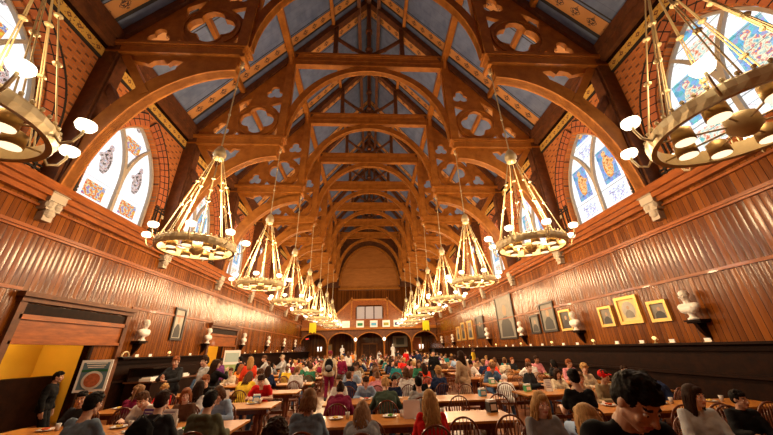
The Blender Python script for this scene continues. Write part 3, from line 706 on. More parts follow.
# ------------------------------------------------------------------ people
def remesh(mb, name, mats, voxel, smooth=2, wr=0., freq=9., dec=None):
    me = mb.mesh('tmp'); o = bpy.data.objects.new('tmp', me); C.objects.link(o)
    m = o.modifiers.new('r', 'REMESH'); m.mode = 'VOXEL'; m.voxel_size = voxel; m.use_smooth_shade = True
    if smooth: m = o.modifiers.new('s', 'SMOOTH'); m.iterations = smooth; m.factor = .5
    dg = bpy.context.evaluated_depsgraph_get(); me2 = bpy.data.meshes.new_from_object(o.evaluated_get(dg))
    bpy.data.objects.remove(o); bpy.data.meshes.remove(me)
    if wr:
        ns = [v.normal.copy() for v in me2.vertices]
        for v, nn in zip(me2.vertices, ns):
            p = v.co * freq; v.co += nn * (wr * noise.noise(Vector((p.x, p.y, p.z * 1.7))) + wr * .5 * noise.noise(p * 2.3))
    me2.name = name; me2.materials.clear()
    for m in ((mats,) if isinstance(mats, str) else mats): me2.materials.append(MATS[m])
    me2.polygons.foreach_set('use_smooth', [True] * len(me2.polygons)); me2.update()
    return me2
def ik(a, b, l1, l2, pole):
    a, b = Vector(a), Vector(b); d = b - a; l = min(d.length, (l1 + l2) * .995); u = d.normalized(); b = a + u * l
    x = (l1 * l1 - l2 * l2 + l * l) / (2 * l); h = math.sqrt(max(l1 * l1 - x * x, 0)); p = Vector(pole); p = (p - u * p.dot(u)).normalized()
    return a + u * x + p * h, b
SKIN = ('skin_base', 'lip_base', 'brow_base')
plain('skin_base', (.62, .36, .25), .5, noise_amt=.05); plain('lip_base', (.50, .17, .14), .45, noise_amt=.05); plain('brow_base', (.05, .03, .02), .7)
plain('eye_white', (.8, .78, .75), .2, noise_amt=.0); plain('eye_dark', (.02, .013, .01), .15)
plain('cloth_base', (.3, .3, .3), .85); plain('hair_base', (.05, .03, .02), .5); plain('shoe_black', (.02, .02, .02), .5); plain('shoe_white', (.7, .7, .68), .6)
def rotv(v, axis, a): return Matrix.Rotation(a, 3, Vector(axis)) @ Vector(v)
def hand(mb, w, d, n, side, curl=.5):
    d, n = Vector(d).normalized(), Vector(n); n = (n - d * n.dot(d)).normalized(); s = d.cross(n).normalized() * side
    for i, (o, L, pl) in enumerate(((-.030, .062, .080), (-.010, .074, .088), (.011, .080, .090), (.031, .070, .086))):
        o = -o
        k = w + d * pl + s * o
        mb.cap(w + s * o * .55, k, .0155, .0125, 8)
        a1 = curl * (.5 + .1 * i); d1 = (d + s * o * 3.2).normalized(); d1 = (d1 * math.cos(a1) + n * math.sin(a1)).normalized()
        m = k + d1 * L * .52; a2 = curl * 1.35; d2 = (d1 * math.cos(a2) + n * math.sin(a2)).normalized()
        mb.cap(k, m, .0098, .0088, 8); mb.cap(m, m + d2 * L * .48, .0088, .0074, 8)
    b = w + d * .022 - s * (-.026) * 1.; t = (d * .62 + s * .72 + n * .25).normalized()
    mb.cap(w + d * .01 + s * .012, b + t * .03, .016, .0125, 8); mb.cap(b + t * .03, b + t * .03 + (d * .85 + s * .35 + n * .3).normalized() * .042, .0115, .0085, 8)
HEADC = Vector((0, 0, 0))
def head(mb, c, R):
    T = lambda p: c + R @ Vector(p)
    E = lambda p, r, n=18, m=12: mb.ell(T(p), r, n, m, R)
    K = lambda p, q, a, b: mb.cap(T(p), T(q), a, b, 10)
    E((0, -.012, .024), (.076, .094, .092)); E((0, .022, -.03), (.060, .066, .082)); E((0, .058, -.088), (.026, .024, .022), 10, 8)
    K((-.045, .0, -.065), (-.012, .062, -.094), .022, .018); K((.045, .0, -.065), (.012, .062, -.094), .022, .018)
    K((0, .086, .018), (0, .107, -.026), .0085, .0135); K((-.012, .094, -.032), (.012, .094, -.032), .0085, .0085)
    K((-.034, .072, .024), (.034, .072, .024), .012, .012); E((-.038, .062, -.028), (.022, .020, .020), 10, 8); E((.038, .062, -.028), (.022, .020, .020), 10, 8)
    K((-.018, .084, -.060), (.018, .084, -.060), .0075, .0075); K((-.014, .083, -.069), (.014, .083, -.069), .008, .008)
    for s in (-1, 1): E((s * .077, -.008, -.008), (.010, .020, .031), 10, 8)
PROTO = {}
def build_pose(name, P):
    st = P.get('stand', False); lean = P.get('lean', 0.)
    pel = Vector(P.get('pelvis', (0, -.03, .93 if st else .555))); R = Matrix.Rotation(-lean, 3, 'X')
    up = R @ Vector((0, 0, 1)); up2 = Matrix.Rotation(-lean * 1.35, 3, 'X') @ Vector((0, 0, 1))
    ches = pel + up * .30; nb = ches + up2 * .20
    X = Vector((1, 0, 0)); fwd = Matrix.Rotation(-lean, 3, 'X') @ Vector((0, 1, 0))
    nod, turn, tilt = P.get('head', (0, 0, 0))
    HR = Matrix.Rotation(turn, 3, 'Z') @ Matrix.Rotation(-(nod + lean * .5), 3, 'X') @ Matrix.Rotation(tilt, 3, 'Y')
    hc = nb + up2 * .045 + HR @ Vector((0, .035, .115))
    sh = {s: ches + up2 * .145 + X * s * .150 for s in (-1, 1)}
    arms = {}
    for s in (-1, 1):
        tgt, pole, nrm, fd, curl = P['armL' if s < 0 else 'armR']
        e, w = ik(sh[s], tgt, .285, .255, pole); arms[s] = (e, w, nrm, fd, curl)
    legs = {}
    for s in (-1, 1):
        hip = pel + Vector((s * .09, .0, -.02)); an = Vector(P['legL' if s < 0 else 'legR'])
        k, an = ik(hip, an, .43, .42, P.get('knee', (0, 1, .3))); legs[s] = (hip, k, an)
    # body
    b = MB(); head(b, hc, HR)
    b.cap(nb - up2 * .03, hc + HR @ Vector((0, -.02, -.05)), .056, .050, 14)
    b.cap(pel - X * .07, pel + X * .07, .105, .105); b.cap(pel + up * .02, ches, .118, .125); b.cap(ches - X * .07, ches + X * .07, .112, .112)
    b.cap(ches + up2 * .13 - X * .115, ches + up2 * .13 + X * .115, .06, .06); b.cap(ches + up2 * .05 - X * .08, ches + up2 * .05 + X * .08, .10, .10); b.cap(nb - up2 * .06, nb, .085, .058)
    for s in (-1, 1):
        e, w, nrm, fd, curl = arms[s]; b.cap(sh[s], e, .050, .040); b.cap(e, w, .041, .027)
        hand(b, w, fd, nrm, -s, curl)
        h, k, a = legs[s]; b.cap(h, k, .085, .058); b.cap(k, a, .056, .038); b.cap(a, a + Vector((0, .12, -.045)), .036, .03)
    body = remesh(b, 'person_body', SKIN, .0062, 1)
    Ri = HR.inverted()
    for f in body.polygons:
        q = Ri @ (f.center - hc)
        if q.y > .07 and abs(q.x) < .026 and -.075 < q.z < -.053: f.material_index = 1
        elif q.y > .055 and .012 < abs(q.x) < .046 and .024 < q.z - abs(q.x) * .1 < .034: f.material_index = 2
    # eyes
    ey = MB()
    for s in (-1, 1):
        ey.mi = 0; ey.ell(hc + HR @ Vector((s * .030, .073, .004)), (.0135, .0105, .0062), 12, 8, HR); ey.mi = 1; ey.ell(hc + HR @ Vector((s * .030, .0815, .004)), (.0058, .004, .0056), 8, 6, HR)
    eyes = ey.mesh('eyes', ('eye_white', 'eye_dark'), True)
    # tops
    tops = {}
    for kind in ('sweater', 'tee', 'hoodie', 'jacket'):
        t = MB(); g = {'sweater': .014, 'tee': .009, 'hoodie': .022, 'jacket': .020}[kind]
        t.cap(pel + up * .0 - X * .075, pel + up * .0 + X * .075, .112 + g, .112 + g, 16); t.cap(pel + up * .03, ches, .122 + g, .128 + g, 16)
        t.cap(ches - X * .075, ches + X * .075, .116 + g, .116 + g, 16); t.cap(ches + up2 * .05 - X * .09, ches + up2 * .05 + X * .09, .104 + g, .104 + g, 16)
        t.cap(ches + up2 * .125 - X * .115, ches + up2 * .125 + X * .115, .064 + g, .064 + g, 14); t.cap(nb - up2 * .07, nb - up2 * .015, .088 + g, .056 + g * .5, 14)
        for s in (-1, 1):
            e, w = arms[s][:2]
            if kind == 'tee': t.cap(sh[s], sh[s].lerp(e, .62), .060 + g, .056 + g, 12)
            else:
                t.cap(sh[s], e, .054 + g, .044 + g, 12); t.cap(e, e.lerp(w, .90), .043 + g, .031 + g * .8, 12)
        if kind == 'hoodie':
            bk = -fwd; q = nb - up2 * .03
            t.cap(q + bk * .075 - X * .05, q + bk * .075 + X * .05, .05, .05); t.cap(q + bk * .09 - X * .02 - up2 * .07, q + bk * .09 + X * .02 - up2 * .07, .045, .045)
            for s in (-1, 1): t.cap(q + bk * .06 + X * s * .06, q + fwd * .03 + X * s * .075, .038, .026)
        if kind == 'jacket':
            for s in (-1, 1): t.cap(nb + X * s * .055 - fwd * .02, nb + X * s * .035 + fwd * .07 - up2 * .05, .026, .022)
            t.cap(nb - X * .05 - fwd * .04, nb + X * .05 - fwd * .04, .028, .028)
        tops[kind] = remesh(t, kind, 'cloth_base', .0115, 3, .011, 8.)
    tr = MB(); tr.cap(pel - X * .075, pel + X * .075, .120, .120, 14)
    for s in (-1, 1):
        h, k, a = legs[s]; tr.cap(h, k, .100, .073, 12); tr.cap(k, k.lerp(a, .90), .071, .056, 12)
    trm = remesh(tr, 'trousers', 'cloth_base', .013, 3, .008, 9.)
    skm = None
    if st:
        sk = MB(); sk.cap(pel - X * .075, pel + X * .075, .125, .125, 14)
        sk.lathe([(.15, 0), (.21, -.62), (.20, -.64)], 20, pel); skm = remesh(sk, 'skirt', 'cloth_base', .014, 2, .02, 9.)
    sm = MB()
    for s in (-1, 1):
        a = legs[s][2]; sm.cap(a + Vector((0, -.03, -.025)), a + Vector((0, .13, -.055)), .050, .042, 12); sm.cap(a + Vector((0, 0, .02)), a + Vector((0, .02, -.02)), .052, .05, 12)
    shm = remesh(sm, 'shoes', 'shoe_black', .012, 1)
    top_z = (hc + HR @ Vector((0, -.02, .125))).z
    PROTO[name] = dict(body=body, eyes=eyes, tops=tops, trousers=trm, skirt=skm, shoes=shm, HM=Matrix.Translation(hc) @ HR.to_4x4(), hc=hc, top=max(top_z, hc.z + .10), ches=ches, up=up, lean=lean, nb=nb, arms=arms)
dn = (0, 0, -1)
TBL = .775
seat_legs = dict(legL=(-.13, .40, .09), legR=(.13, .36, .09))
build_pose('eat', dict(lean=.30, head=(.45, .05, 0), armL=((-.14, .44, TBL + .02), (-.7, 0, -.8), (.3, .1, -1), (.5, .9, -.1), .5), armR=((.13, .42, TBL + .03), (.7, 0, -.8), (-.3, .1, -1), (-.4, .9, .0), .7), **seat_legs))
build_pose('upright', dict(lean=.08, head=(.12, 0, 0), armL=((-.17, .36, TBL + .01), (-.45, -.4, -1), dn, (.5, 1, 0), .35), armR=((.17, .38, TBL + .01), (.45, -.4, -1), dn, (-.5, 1, 0), .35), **seat_legs))
build_pose('turn_left', dict(lean=.10, head=(.05, .42, .05), armL=((-.12, .38, TBL + .01), (-.45, -.4, -1), dn, (.6, 1, 0), .35), armR=((.16, .38, TBL + .01), (.45, -.4, -1), dn, (-.6, 1, 0), .4), **seat_legs))
build_pose('turn_right', dict(lean=.12, head=(.08, -.5, -.05), armL=((-.2, .33, TBL + .01), (-.45, -.4, -1), dn, (.6, 1, 0), .4), armR=((.06, .36, TBL + .01), (.45, -.4, -1), dn, (-.7, 1, 0), .35), **seat_legs))
build_pose('chin_on_hand', dict(lean=.34, head=(.10, .12, 0), armL=((-.12, .42, TBL + .01), (-1, 0, -.4), dn, (.8, .7, 0), .35), armR=((.075, .335, 1.03), (.6, .6, -1), (-.3, -1, .2), (-.25, -.3, 1), .9), **seat_legs))
build_pose('slump', dict(lean=.52, head=(.35, 0, 0), armL=((-.20, .50, TBL + .02), (-.4, -.2, -1), dn, (.7, .8, 0), .4), armR=((.20, .48, TBL + .02), (.4, -.2, -1), dn, (-.7, .8, 0), .4), **seat_legs))
ls = dict(legL=(-.11, -.02, .09), legR=(.11, .03, .09), stand=True, knee=(0, 1, 0))
build_pose('stand', dict(lean=.02, head=(.08, 0, 0), armL=((-.25, .05, .86), (-.6, -1, 0), (1, 0, 0), (.05, .1, -1), .4), armR=((.25, .05, .86), (.6, -1, 0), (-1, 0, 0), (-.05, .1, -1), .4), **ls))
build_pose('stand_hold', dict(lean=.05, head=(.25, .25, 0), armL=((-.06, .34, 1.14), (-1, -.3, -.6), (.6, 0, 1), (.7, .7, .1), .7), armR=((.10, .32, 1.20), (1, -.3, -.6), (-.6, 0, 1), (-.6, .7, .3), .7), **ls))
build_pose('stand_talk', dict(lean=.0, head=(.0, -.7, 0), armL=((-.26, .10, .92), (-.8, -1, 0), (1, 0, 0), (.1, .2, -1), .4), armR=((.12, .30, 1.38), (1, -.3, -.8), (-.2, 1, .2), (-.3, .2, 1), .7), **ls))
build_pose('stand_down', dict(lean=.16, head=(.62, .28, 0), armL=((-.12, .40, 1.08), (-1, -.3, -.6), dn, (.4, 1, 0), .5), armR=((.12, .40, 1.08), (1, -.3, -.6), dn, (-.4, 1, 0), .5), **ls))
# hair in the frame of the head
HAIR = {}
def hair_shell(mb, g=0., low=0.):
    mb.ell((0, -.024, .036), (.084 + g, .100 + g, .097 + g), 20, 14); mb.ell((0, -.050, -.012), (.076 + g, .066 + g, .070 + low), 16, 10); mb.ell((0, .045, .082), (.058, .048, .036), 14, 8)
def hair_make():
    rr = random.Random(3)
    m = MB(); hair_shell(m)
    for i in range(46):
        a = rr.uniform(0, 2 * PI); e = rr.uniform(.35, 1.45); p = Vector((.078 * math.cos(a) * math.cos(e), .090 * math.sin(a) * math.cos(e) - .015, .040 + .092 * math.sin(e)))
        m.cap(p, p + Vector((rr.uniform(-.02, .02), .02, .006)), .013, .008, 8)
    HAIR['short'] = remesh(m, 'hair', 'hair_base', .0065, 3, .004, 60.)
    m = MB(); hair_shell(m, .008)
    for i in range(110):
        a = rr.uniform(0, 2 * PI); e = rr.uniform(-.35, 1.5)
        if math.sin(a) > .35 and e < .55: continue
        p = Vector((.092 * math.cos(a) * math.cos(e), .104 * math.sin(a) * math.cos(e) - .022, .036 + .104 * math.sin(e))); m.ell(p, (.020, .020, .018), 8, 6)
    HAIR['curly'] = remesh(m, 'hair', 'hair_base', .007, 0, .008, 50.)
    def strands(L, wave, n=90, r=.012, spread=.03, front=.22):
        m = MB(); hair_shell(m, .004)
        for i in range(n):
            a = PI * (.5 + front) + (2 * PI - 2 * PI * front * 1.0 - PI * front * 0) * 0
            a = PI / 2 + front * PI + (2 - 2 * front) * PI * (i + rr.random()) / n
            p0 = Vector((.060 * math.cos(a), .070 * math.sin(a) - .02, .095)); p1 = Vector((.088 * math.cos(a), .098 * math.sin(a) - .026, .02)); ph = rr.uniform(0, 6.3)
            pts = [p0, p1]; l = L * rr.uniform(.82, 1.08)
            for j in range(1, 9):
                t = j / 8; o = spread * t; w = wave * math.sin(ph + t * 9)
                y = .098 * math.sin(a) - .03 - o * .9 + w * .6
                if y > -.02: y = y * (1 - t * .6)
                pts.append(Vector(((.090 + o * .4) * math.cos(a) + w, y, .02 - l * t)))
            m.tube(pts, [r * .7, r] + [r * (1 - .5 * j / 8) for j in range(1, 9)], 6)
        return m.mesh('hair', ('hair_base',), True)
    HAIR['long'] = strands(.30, .006); HAIR['wavy'] = strands(.34, .018, 120, .012, .065); HAIR['bob'] = strands(.15, .006, 80)
    m = MB(); hair_shell(m); m.cap((0, -.125, .05), (0, -.155, .035), .028, .030); m.cap((0, -.155, .03), (.0, -.165, -.10), .030, .022); m.cap((0, -.165, -.10), (0, -.15, -.19), .022, .008)
    HAIR['ponytail'] = remesh(m, 'hair', 'hair_base', .0075, 1, .006, 45.)
    m = MB(); hair_shell(m); m.ell((0, -.115, .085), (.042, .040, .038), 12, 8)
    HAIR['bun'] = remesh(m, 'hair', 'hair_base', .0075, 1, .006, 45.)
    m = MB(); m.ell((0, -.018, .040), (.090, .106, .098), 20, 12); m.mi = 0; m.poly([(.075 * math.cos(t), .06 + .095 * math.sin(t), .048 + .0 * t) for t in [PI * i / 10 for i in range(11)]], (0, 0, 1), .012)
    HAIR['cap'] = m.mesh('cap', ('cloth_base',), True)
    m = MB(); m.ell((0, -.018, .048), (.090, .105, .100), 20, 12); m.lathe([(.088, 0), (.096, .01), (.096, .035), (.088, .045)], 20, (0, -.018, .02)); m.ell((0, -.018, .155), (.024, .024, .024), 10, 6)
    HAIR['beanie'] = m.mesh('beanie', ('cloth_base',), True)
hair_make()
CMAT = {}
def cmat(nm, col, rough=.85, bump=0.):
    if nm not in CMAT: CMAT[nm] = plain('cloth_' + nm, col, rough, noise_amt=.18, scale=30., bump=.25)
    return CMAT[nm]
COL = {'black': (.007, .007, .008), 'white': (.72, .70, .68), 'cream': (.62, .52, .38), 'grey': (.22, .23, .25), 'light grey': (.42, .43, .44), 'slate blue': (.14, .19, .25), 'light blue': (.30, .42, .62), 'navy': (.015, .025, .07),
       'red': (.58, .012, .012), 'scarlet': (.80, .06, .02), 'maroon': (.19, .010, .045), 'olive': (.085, .085, .05), 'green': (.03, .16, .09), 'dark green': (.055, .085, .06), 'orange': (.75, .22, .03), 'yellow': (.75, .50, .04), 'pink': (.58, .22, .26),
       'purple': (.12, .03, .13), 'brown': (.12, .055, .03), 'beige': (.46, .32, .20), 'charcoal': (.025, .026, .030), 'teal': (.02, .20, .21), 'denim': (.07, .13, .24), 'khaki': (.25, .19, .11)}
HCOL = {'black': (.010, .008, .007), 'dark brown': (.030, .014, .008), 'brown': (.085, .038, .018), 'light brown': (.20, .10, .045), 'blond': (.42, .24, .09), 'auburn': (.22, .07, .025), 'grey': (.35, .33, .31)}
SK = {'fair': (.66, .40, .29), 'tan': (.50, .27, .17), 'brown': (.27, .125, .07), 'dark': (.12, .055, .035)}
for k, c in SK.items():
    plain('skin_' + k, c, .48, noise_amt=.05); plain('lip_' + k, (c[0] * .82, c[1] * .45, c[2] * .5), .4, noise_amt=.05)
for k, c in HCOL.items():
    wood('hair_' + k, tuple(q * .6 for q in c), tuple(min(1, q * 1.5) for q in c), .62, (60, 60, 5), bump=.2, sc=1., spec=.07)
    MATS['hair_' + k]; wood('brow_' + k, tuple(q * .5 for q in c), c, .6, sc=5.)
VAR = {}
def lowpoly(me, ratio):
    k = (me.name, ratio)
    if k not in VAR:
        o = bpy.data.objects.new('tmp', me); C.objects.link(o); m = o.modifiers.new('d', 'DECIMATE'); m.ratio = ratio
        dg = bpy.context.evaluated_depsgraph_get(); VAR[k] = bpy.data.meshes.new_from_object(o.evaluated_get(dg)); VAR[k].name = me.name; bpy.data.objects.remove(o)
    return VAR[k]
def ov(o, mats, ratio=1.):            # the same mesh in other colours, shared by all who wear it
    me = o.data if ratio == 1. else lowpoly(o.data, ratio)
    k = (me.name,) + tuple(m.name for m in mats)
    if k not in VAR:
        c = me.copy()
        for i, m in enumerate(mats): c.materials[i] = m
        VAR[k] = c
    o.data = VAR[k]
NP = [0]
def person(pose, loc, rz, label, hair='short', hc='dark brown', top='sweater', tc='grey', bc='denim', skin='fair', s=1., group=None, hat=None, hatcol=None, skirt=False, coat=False, far=False):
    P = PROTO[pose]; r = link('person', P['body']); r.location = loc; r.rotation_euler = (0, 0, rz); r.scale = (s, s, s)
    tag(r, label, 'person', group); r['pose'] = pose
    q = .16 if far else (.4 if group else 1.)
    ov(r, [MATS['skin_' + skin], MATS['lip_' + skin], MATS['brow_' + (hc if not group else 'dark brown')]], q)
    q2 = .3 if far else 1.
    if not far: link('eyes', P['eyes'], r)
    if hair:
        h = link('hair', HAIR[hair], r, P['HM']); ov(h, [MATS['hair_' + hc]], q2)
    if hat:
        h = link(hat, HAIR[hat], r, P['HM']); ov(h, [cmat(hatcol, COL[hatcol])])
        h['label'] = '%s %s' % (hatcol, hat)
    t = link(top, P['tops'][top], r); ov(t, [cmat(tc, COL[tc])], q2); t['label'] = '%s %s' % (tc, 'T-shirt' if top == 'tee' else top)
    if skirt and P['skirt']: b = link('skirt', P['skirt'], r)
    else: b = link('trousers', P['trousers'], r)
    ov(b, [cmat(bc, COL[bc])], q2)
    link('shoes', P['shoes'], r)
    return r
def at_head(pose, X, Yh, ztop, rz):           # root location and scale that bring the crown of the head to (X, Yh, ztop)
    P = PROTO[pose]; s = max(.86, min(1.14, ztop / P['top'])); o = Matrix.Rotation(rz, 3, 'Z') @ (P['hc'] * s)
    return (X - o.x, Yh - o.y, 0), s

# ------------------------------------------------------------------ chairs
def chair_parts(detail, mat):
    r = None; out = []
    def P(mb, n, sm=False): out.append((mb, n, sm))
    sh = [(-.20, -.18), (-.21, 0), (-.22, .14), (-.16, .21), (0, .225), (.16, .21), (.22, .14), (.21, 0), (.20, -.18), (0, -.215)]
    P(MB().poly([(x, y, .425) for x, y in sh], (0, 0, 1), .035), 'seat')
    for x, y in ((-.15, -.14), (.15, -.14), (-.16, .14), (.16, .14)):
        P(MB().tube([(x, y, .43), (x * 1.12, y * 1.2, .28), (x * 1.28, y * 1.45, 0)], [.014, .021, .013], 8), 'leg', True)
    P(MB().tube([(-.185, -.17, .17), (-.19, .17, .17)], .011, 6), 'stretcher', True); P(MB().tube([(.185, -.17, .17), (.19, .17, .17)], .011, 6), 'stretcher', True); P(MB().tube([(-.187, 0, .17), (.187, 0, .17)], .011, 6), 'stretcher', True)
    hp = [(-.185, -.17, .455)] + [(-.205 * math.cos(t), -.20 - .05 * math.sin(t), .70 + .215 * math.sin(t)) for t in [PI * i / 14 for i in range(15)]] + [(.185, -.17, .455)]
    P(MB().tube(hp, .014, 8), 'hoop', True)
    for i in range(7):
        u = -1 + 2 * (i + 1) / 8; zt = .70 + .215 * math.sqrt(1 - u * u); yt = -.20 - .05 * math.sqrt(1 - u * u)
        P(MB().tube([(u * .155, -.175, .455), (u * .19, (-.175 + yt) / 2, (.455 + zt) / 2), (u * .205, yt, zt)], [.007, .0095, .006], 6), 'spindle', True)
    return out
def make_chair(mat):
    r = empty('dining_chair')
    for mb, n, sm in chair_parts(True, mat): mb.obj(n, mat, r, sm)
    return r
def joined_chair(mat):
    a = MB()
    for mb, n, sm in chair_parts(False, mat): a.add(mb.v, mb.f)
    return a.mesh('dining_chair', (mat,))
CH = {m: None for m in ('chair_wood', 'honey_chair_wood')}
CJ = {m: joined_chair(m) for m in CH}
def chair(x, y, rz, label, mat='chair_wood', detail=True, group=None):
    if not detail:
        o = link('dining_chair', CJ[mat]); o.location = (x, y, 0); o.rotation_euler = (0, 0, rz)
    elif CH[mat] is None:
        o = make_chair(mat); o.location = (x, y, 0); o.rotation_euler = (0, 0, rz); CH[mat] = o
    else: o = dup(CH[mat], (x, y, 0), rz)
    tag(o, label, 'chair', 'spindle-back chairs at the dining tables'); return o

# ------------------------------------------------------------------ tables
COLN = {'L': ('left', -5.75, -2.06), 'C': ('centre', -1.0, 2.35), 'R': ('right', 3.55, 7.2)}
ROWS = [5.8, 7.8] + [10.1 + 2.3 * i for i in range(13)]
TABLES = {}
def table(c, i, x0, x1, y, lab=None):
    o = empty('dining_table', ((x0 + x1) / 2, y, 0)); hx = (x1 - x0) / 2
    tag(o, lab or 'long oak dining table in the %s row, %s from the camera' % (COLN[c][0], ORD[i]), 'table', 'long dining tables')
    MB().bb(-hx, hx, -.43, .43, .715, .75).obj('table_top', 'table_wood', o)
    MB().bb(-hx + .1, hx - .1, -.36, -.33, .63, .715).bb(-hx + .1, hx - .1, .33, .36, .63, .715).obj('apron', 'chair_wood', o)
    for s in (-1, 1):
        X = s * (hx - .35)
        MB().bb(X - .05, X + .05, -.34, .34, .0, .09).bb(X - .05, X + .05, -.32, .32, .63, .70).lathe([(.055, .09), (.035, .16), (.06, .35), (.04, .45), (.055, .63)], 10, (X, -.14, 0)).lathe([(.055, .09), (.035, .16), (.06, .35), (.04, .45), (.055, .63)], 10, (X, .14, 0)).obj('trestle', 'chair_wood', o)
    MB().bb(-hx + .4, hx - .4, -.03, .03, .2, .28).obj('stretcher', 'chair_wood', o)
    TABLES[(c, i)] = (x0, x1, y)
for c, (nm, x0, x1) in COLN.items():
    for i, y in enumerate(ROWS):
        if y > 40: continue
        if c == 'C' and i == 1: table(c, i + 1, -1.0, 2.95, y)
        elif c == 'R' and i < 2: table(c, i + 1, 3.62, 7.2, (6.0, 8.1)[i])
        else: table(c, i + 1, x0, x1, y)
table('R', 0, 3.35, 6.6, 3.45, 'long oak dining table nearest the camera, low at the right edge')

# ------------------------------------------------------------------ the people one can tell apart (head position read off the photograph)
B, F = 0., PI                      # back to the camera / facing it
used_seats = []
def hero(pose, X, Yh, zt, rz, label, ch=True, chm='chair_wood', **k):
    loc, s = at_head(pose, X, Yh, zt, rz); p = person(pose, loc, rz, label, s=s, **k)
    used_seats.append((loc[0], loc[1]))
    if ch: chair(loc[0], loc[1], rz, 'chair under the ' + ' '.join(label.split()[:12]).rstrip(','), chm)
    return p
hero('stand_down', 1.30, 1.62, 1.645, PI * .94, 'man with black hair in a black top looking down, nearest the camera', False, hair='short', hc='black', top='tee', tc='black', bc='charcoal', skin='tan')
hero('turn_left', 4.02, 4.05, 1.30, PI * .90, 'smiling woman with long dark hair in light grey sweater, right edge', hair='long', hc='dark brown', top='sweater', tc='light grey', skin='fair')
hero('upright', 2.03, 4.0, 1.29, PI * .98, 'woman with long blond hair in grey sweatshirt reading, facing the camera', hair='wavy', hc='blond', top='sweater', tc='grey', skin='fair')
hero('upright', 1.80, 2.85, 1.335, B, 'person with long wavy blond hair in white top, seen from behind low in front', hair='wavy', hc='blond', top='sweater', tc='white', skin='fair')
hero('upright', 3.40, 5.45, 1.42, -.15, 'person with dark bun in black T-shirt and jeans, back to the camera', hair='bun', hc='black', top='tee', tc='black', bc='light blue', skin='tan')
hero('turn_right', 4.35, 6.75, 1.27, F, 'smiling woman in beige cardigan at the near right table', chm='honey_chair_wood', hair='ponytail', hc='light brown', top='jacket', tc='beige', skin='fair')
hero('turn_left', 4.95, 6.85, 1.28, F, 'person in red cap and tan top at the near right table', chm='honey_chair_wood', hair='short', hc='dark brown', top='sweater', tc='khaki', hat='cap', hatcol='red', skin='tan')
hero('upright', 5.36, 6.85, 1.20, F, 'person in white beanie and slate jacket beside the red cap', hair='short', hc='grey', top='jacket', tc='slate blue', hat='beanie', hatcol='white', skin='fair')
hero('turn_right', 5.9, 8.85, 1.30, F, 'blond person in cream top behind the red cap', hair='curly', hc='blond', top='sweater', tc='cream')
hero('upright', 5.05, 8.75, 1.20, F, 'woman in cream top with dark hair facing the camera at the yellowish table', hair='long', hc='dark brown', top='sweater', tc='cream', skin='tan')
hero('upright', 7.0, 8.8, 1.23, F, 'man in grey sweater with short dark hair near the right wall', hair='short', hc='dark brown', top='sweater', tc='grey', skin='fair')
hero('slump', 6.25, 7.35, 1.20, .3, 'person in navy jacket with white collar leaning away, by the right wall', hair='short', hc='black', top='jacket', tc='navy')
hero('turn_left', 5.15, 4.55, 1.14, PI * .9, 'person in black top cut by the right edge of the photograph', hair='short', hc='black', top='hoodie', tc='black', skin='tan')
hero('turn_right', 4.62, 9.4, 1.34, PI * 1.2, 'man in dark suit jacket half turned at the right table', hair='short', hc='brown', top='jacket', tc='charcoal')
hero('slump', 3.75, 9.2, 1.05, -.4, 'person in white hoodie bent over with dark backpack', hair=None, top='hoodie', tc='white', hat='beanie', hatcol='white')
hero('upright', .82, 4.72, 1.27, B, 'woman with wavy blond hair in bright red sweater, back to the camera', hair='wavy', hc='blond', top='sweater', tc='red')
hero('slump', -.10, 4.75, 1.14, B, 'person with long fair hair in grey hooded top bent over the front table', hair='wavy', hc='light brown', top='hoodie', tc='grey')
hero('upright', -.80, 4.65, 1.34, -.05, 'woman with short brown hair in slate blue cardigan, back to the camera', hair='bob', hc='light brown', top='sweater', tc='slate blue')
hero('upright', -.76, 2.95, 1.29, B, 'person with bushy dark brown hair at the bottom edge left of centre', hair='curly', hc='dark brown', top='sweater', tc='charcoal')
hero('slump', -.59, 6.95, 1.18, B, 'person in maroon hoodie with dark hair tied back at the second centre table', hair='bun', hc='dark brown', top='hoodie', tc='maroon')
hero('eat', .32, 7.0, 1.25, B, 'woman with blond ponytail in dark green top, back to the camera', hair='ponytail', hc='blond', top='sweater', tc='dark green')
hero('upright', 1.02, 7.05, 1.26, B, 'man with black hair in light grey T-shirt, back to the camera', hair='short', hc='black', top='tee', tc='light grey')
hero('eat', -.09, 8.4, 1.18, F, 'man in light blue shirt looking down at the second centre table', hair='short', hc='dark brown', top='sweater', tc='light blue')
hero('upright', -.76, 8.5, 1.22, F, 'man in white shirt facing the camera behind the maroon hoodie', hair='short', hc='brown', top='sweater', tc='white')
hero('turn_left', .62, 8.5, 1.17, F, 'man in navy top behind the blond ponytail', hair='short', hc='black', top='sweater', tc='navy')
hero('upright', 1.30, 8.55, 1.22, F, 'man in black top facing the camera behind the light grey T-shirt', hair='short', hc='dark brown', top='sweater', tc='black')
hero('eat', -2.68, 8.5, 1.29, F, 'man in red T-shirt eating at the end of the second left table', hair='short', hc='dark brown', top='tee', tc='red')
hero('upright', -2.20, 4.9, 1.33, B, 'man with black hair in olive hooded jacket, back to the camera', hair='short', hc='black', top='hoodie', tc='olive')
bp_man = hero('upright', -2.84, 4.9, 1.35, B, 'man with dark brown hair in charcoal jacket with a backpack on', hair='short', hc='dark brown', top='jacket', tc='charcoal')
hero('upright', -3.62, 4.75, 1.37, -.15, 'man with black hair in slate grey T-shirt, back to the camera at left', hair='short', hc='black', top='tee', tc='slate blue', skin='tan')
hero('turn_left', -5.15, 6.45, 1.24, F, 'dark-haired man in charcoal T-shirt facing the camera at far left', hair='short', hc='black', top='tee', tc='charcoal', skin='tan')
hero('slump', -4.06, 6.4, 1.20, F, 'man in white T-shirt with cropped brown hair reading at the front left table', hair='short', hc='brown', top='tee', tc='white')
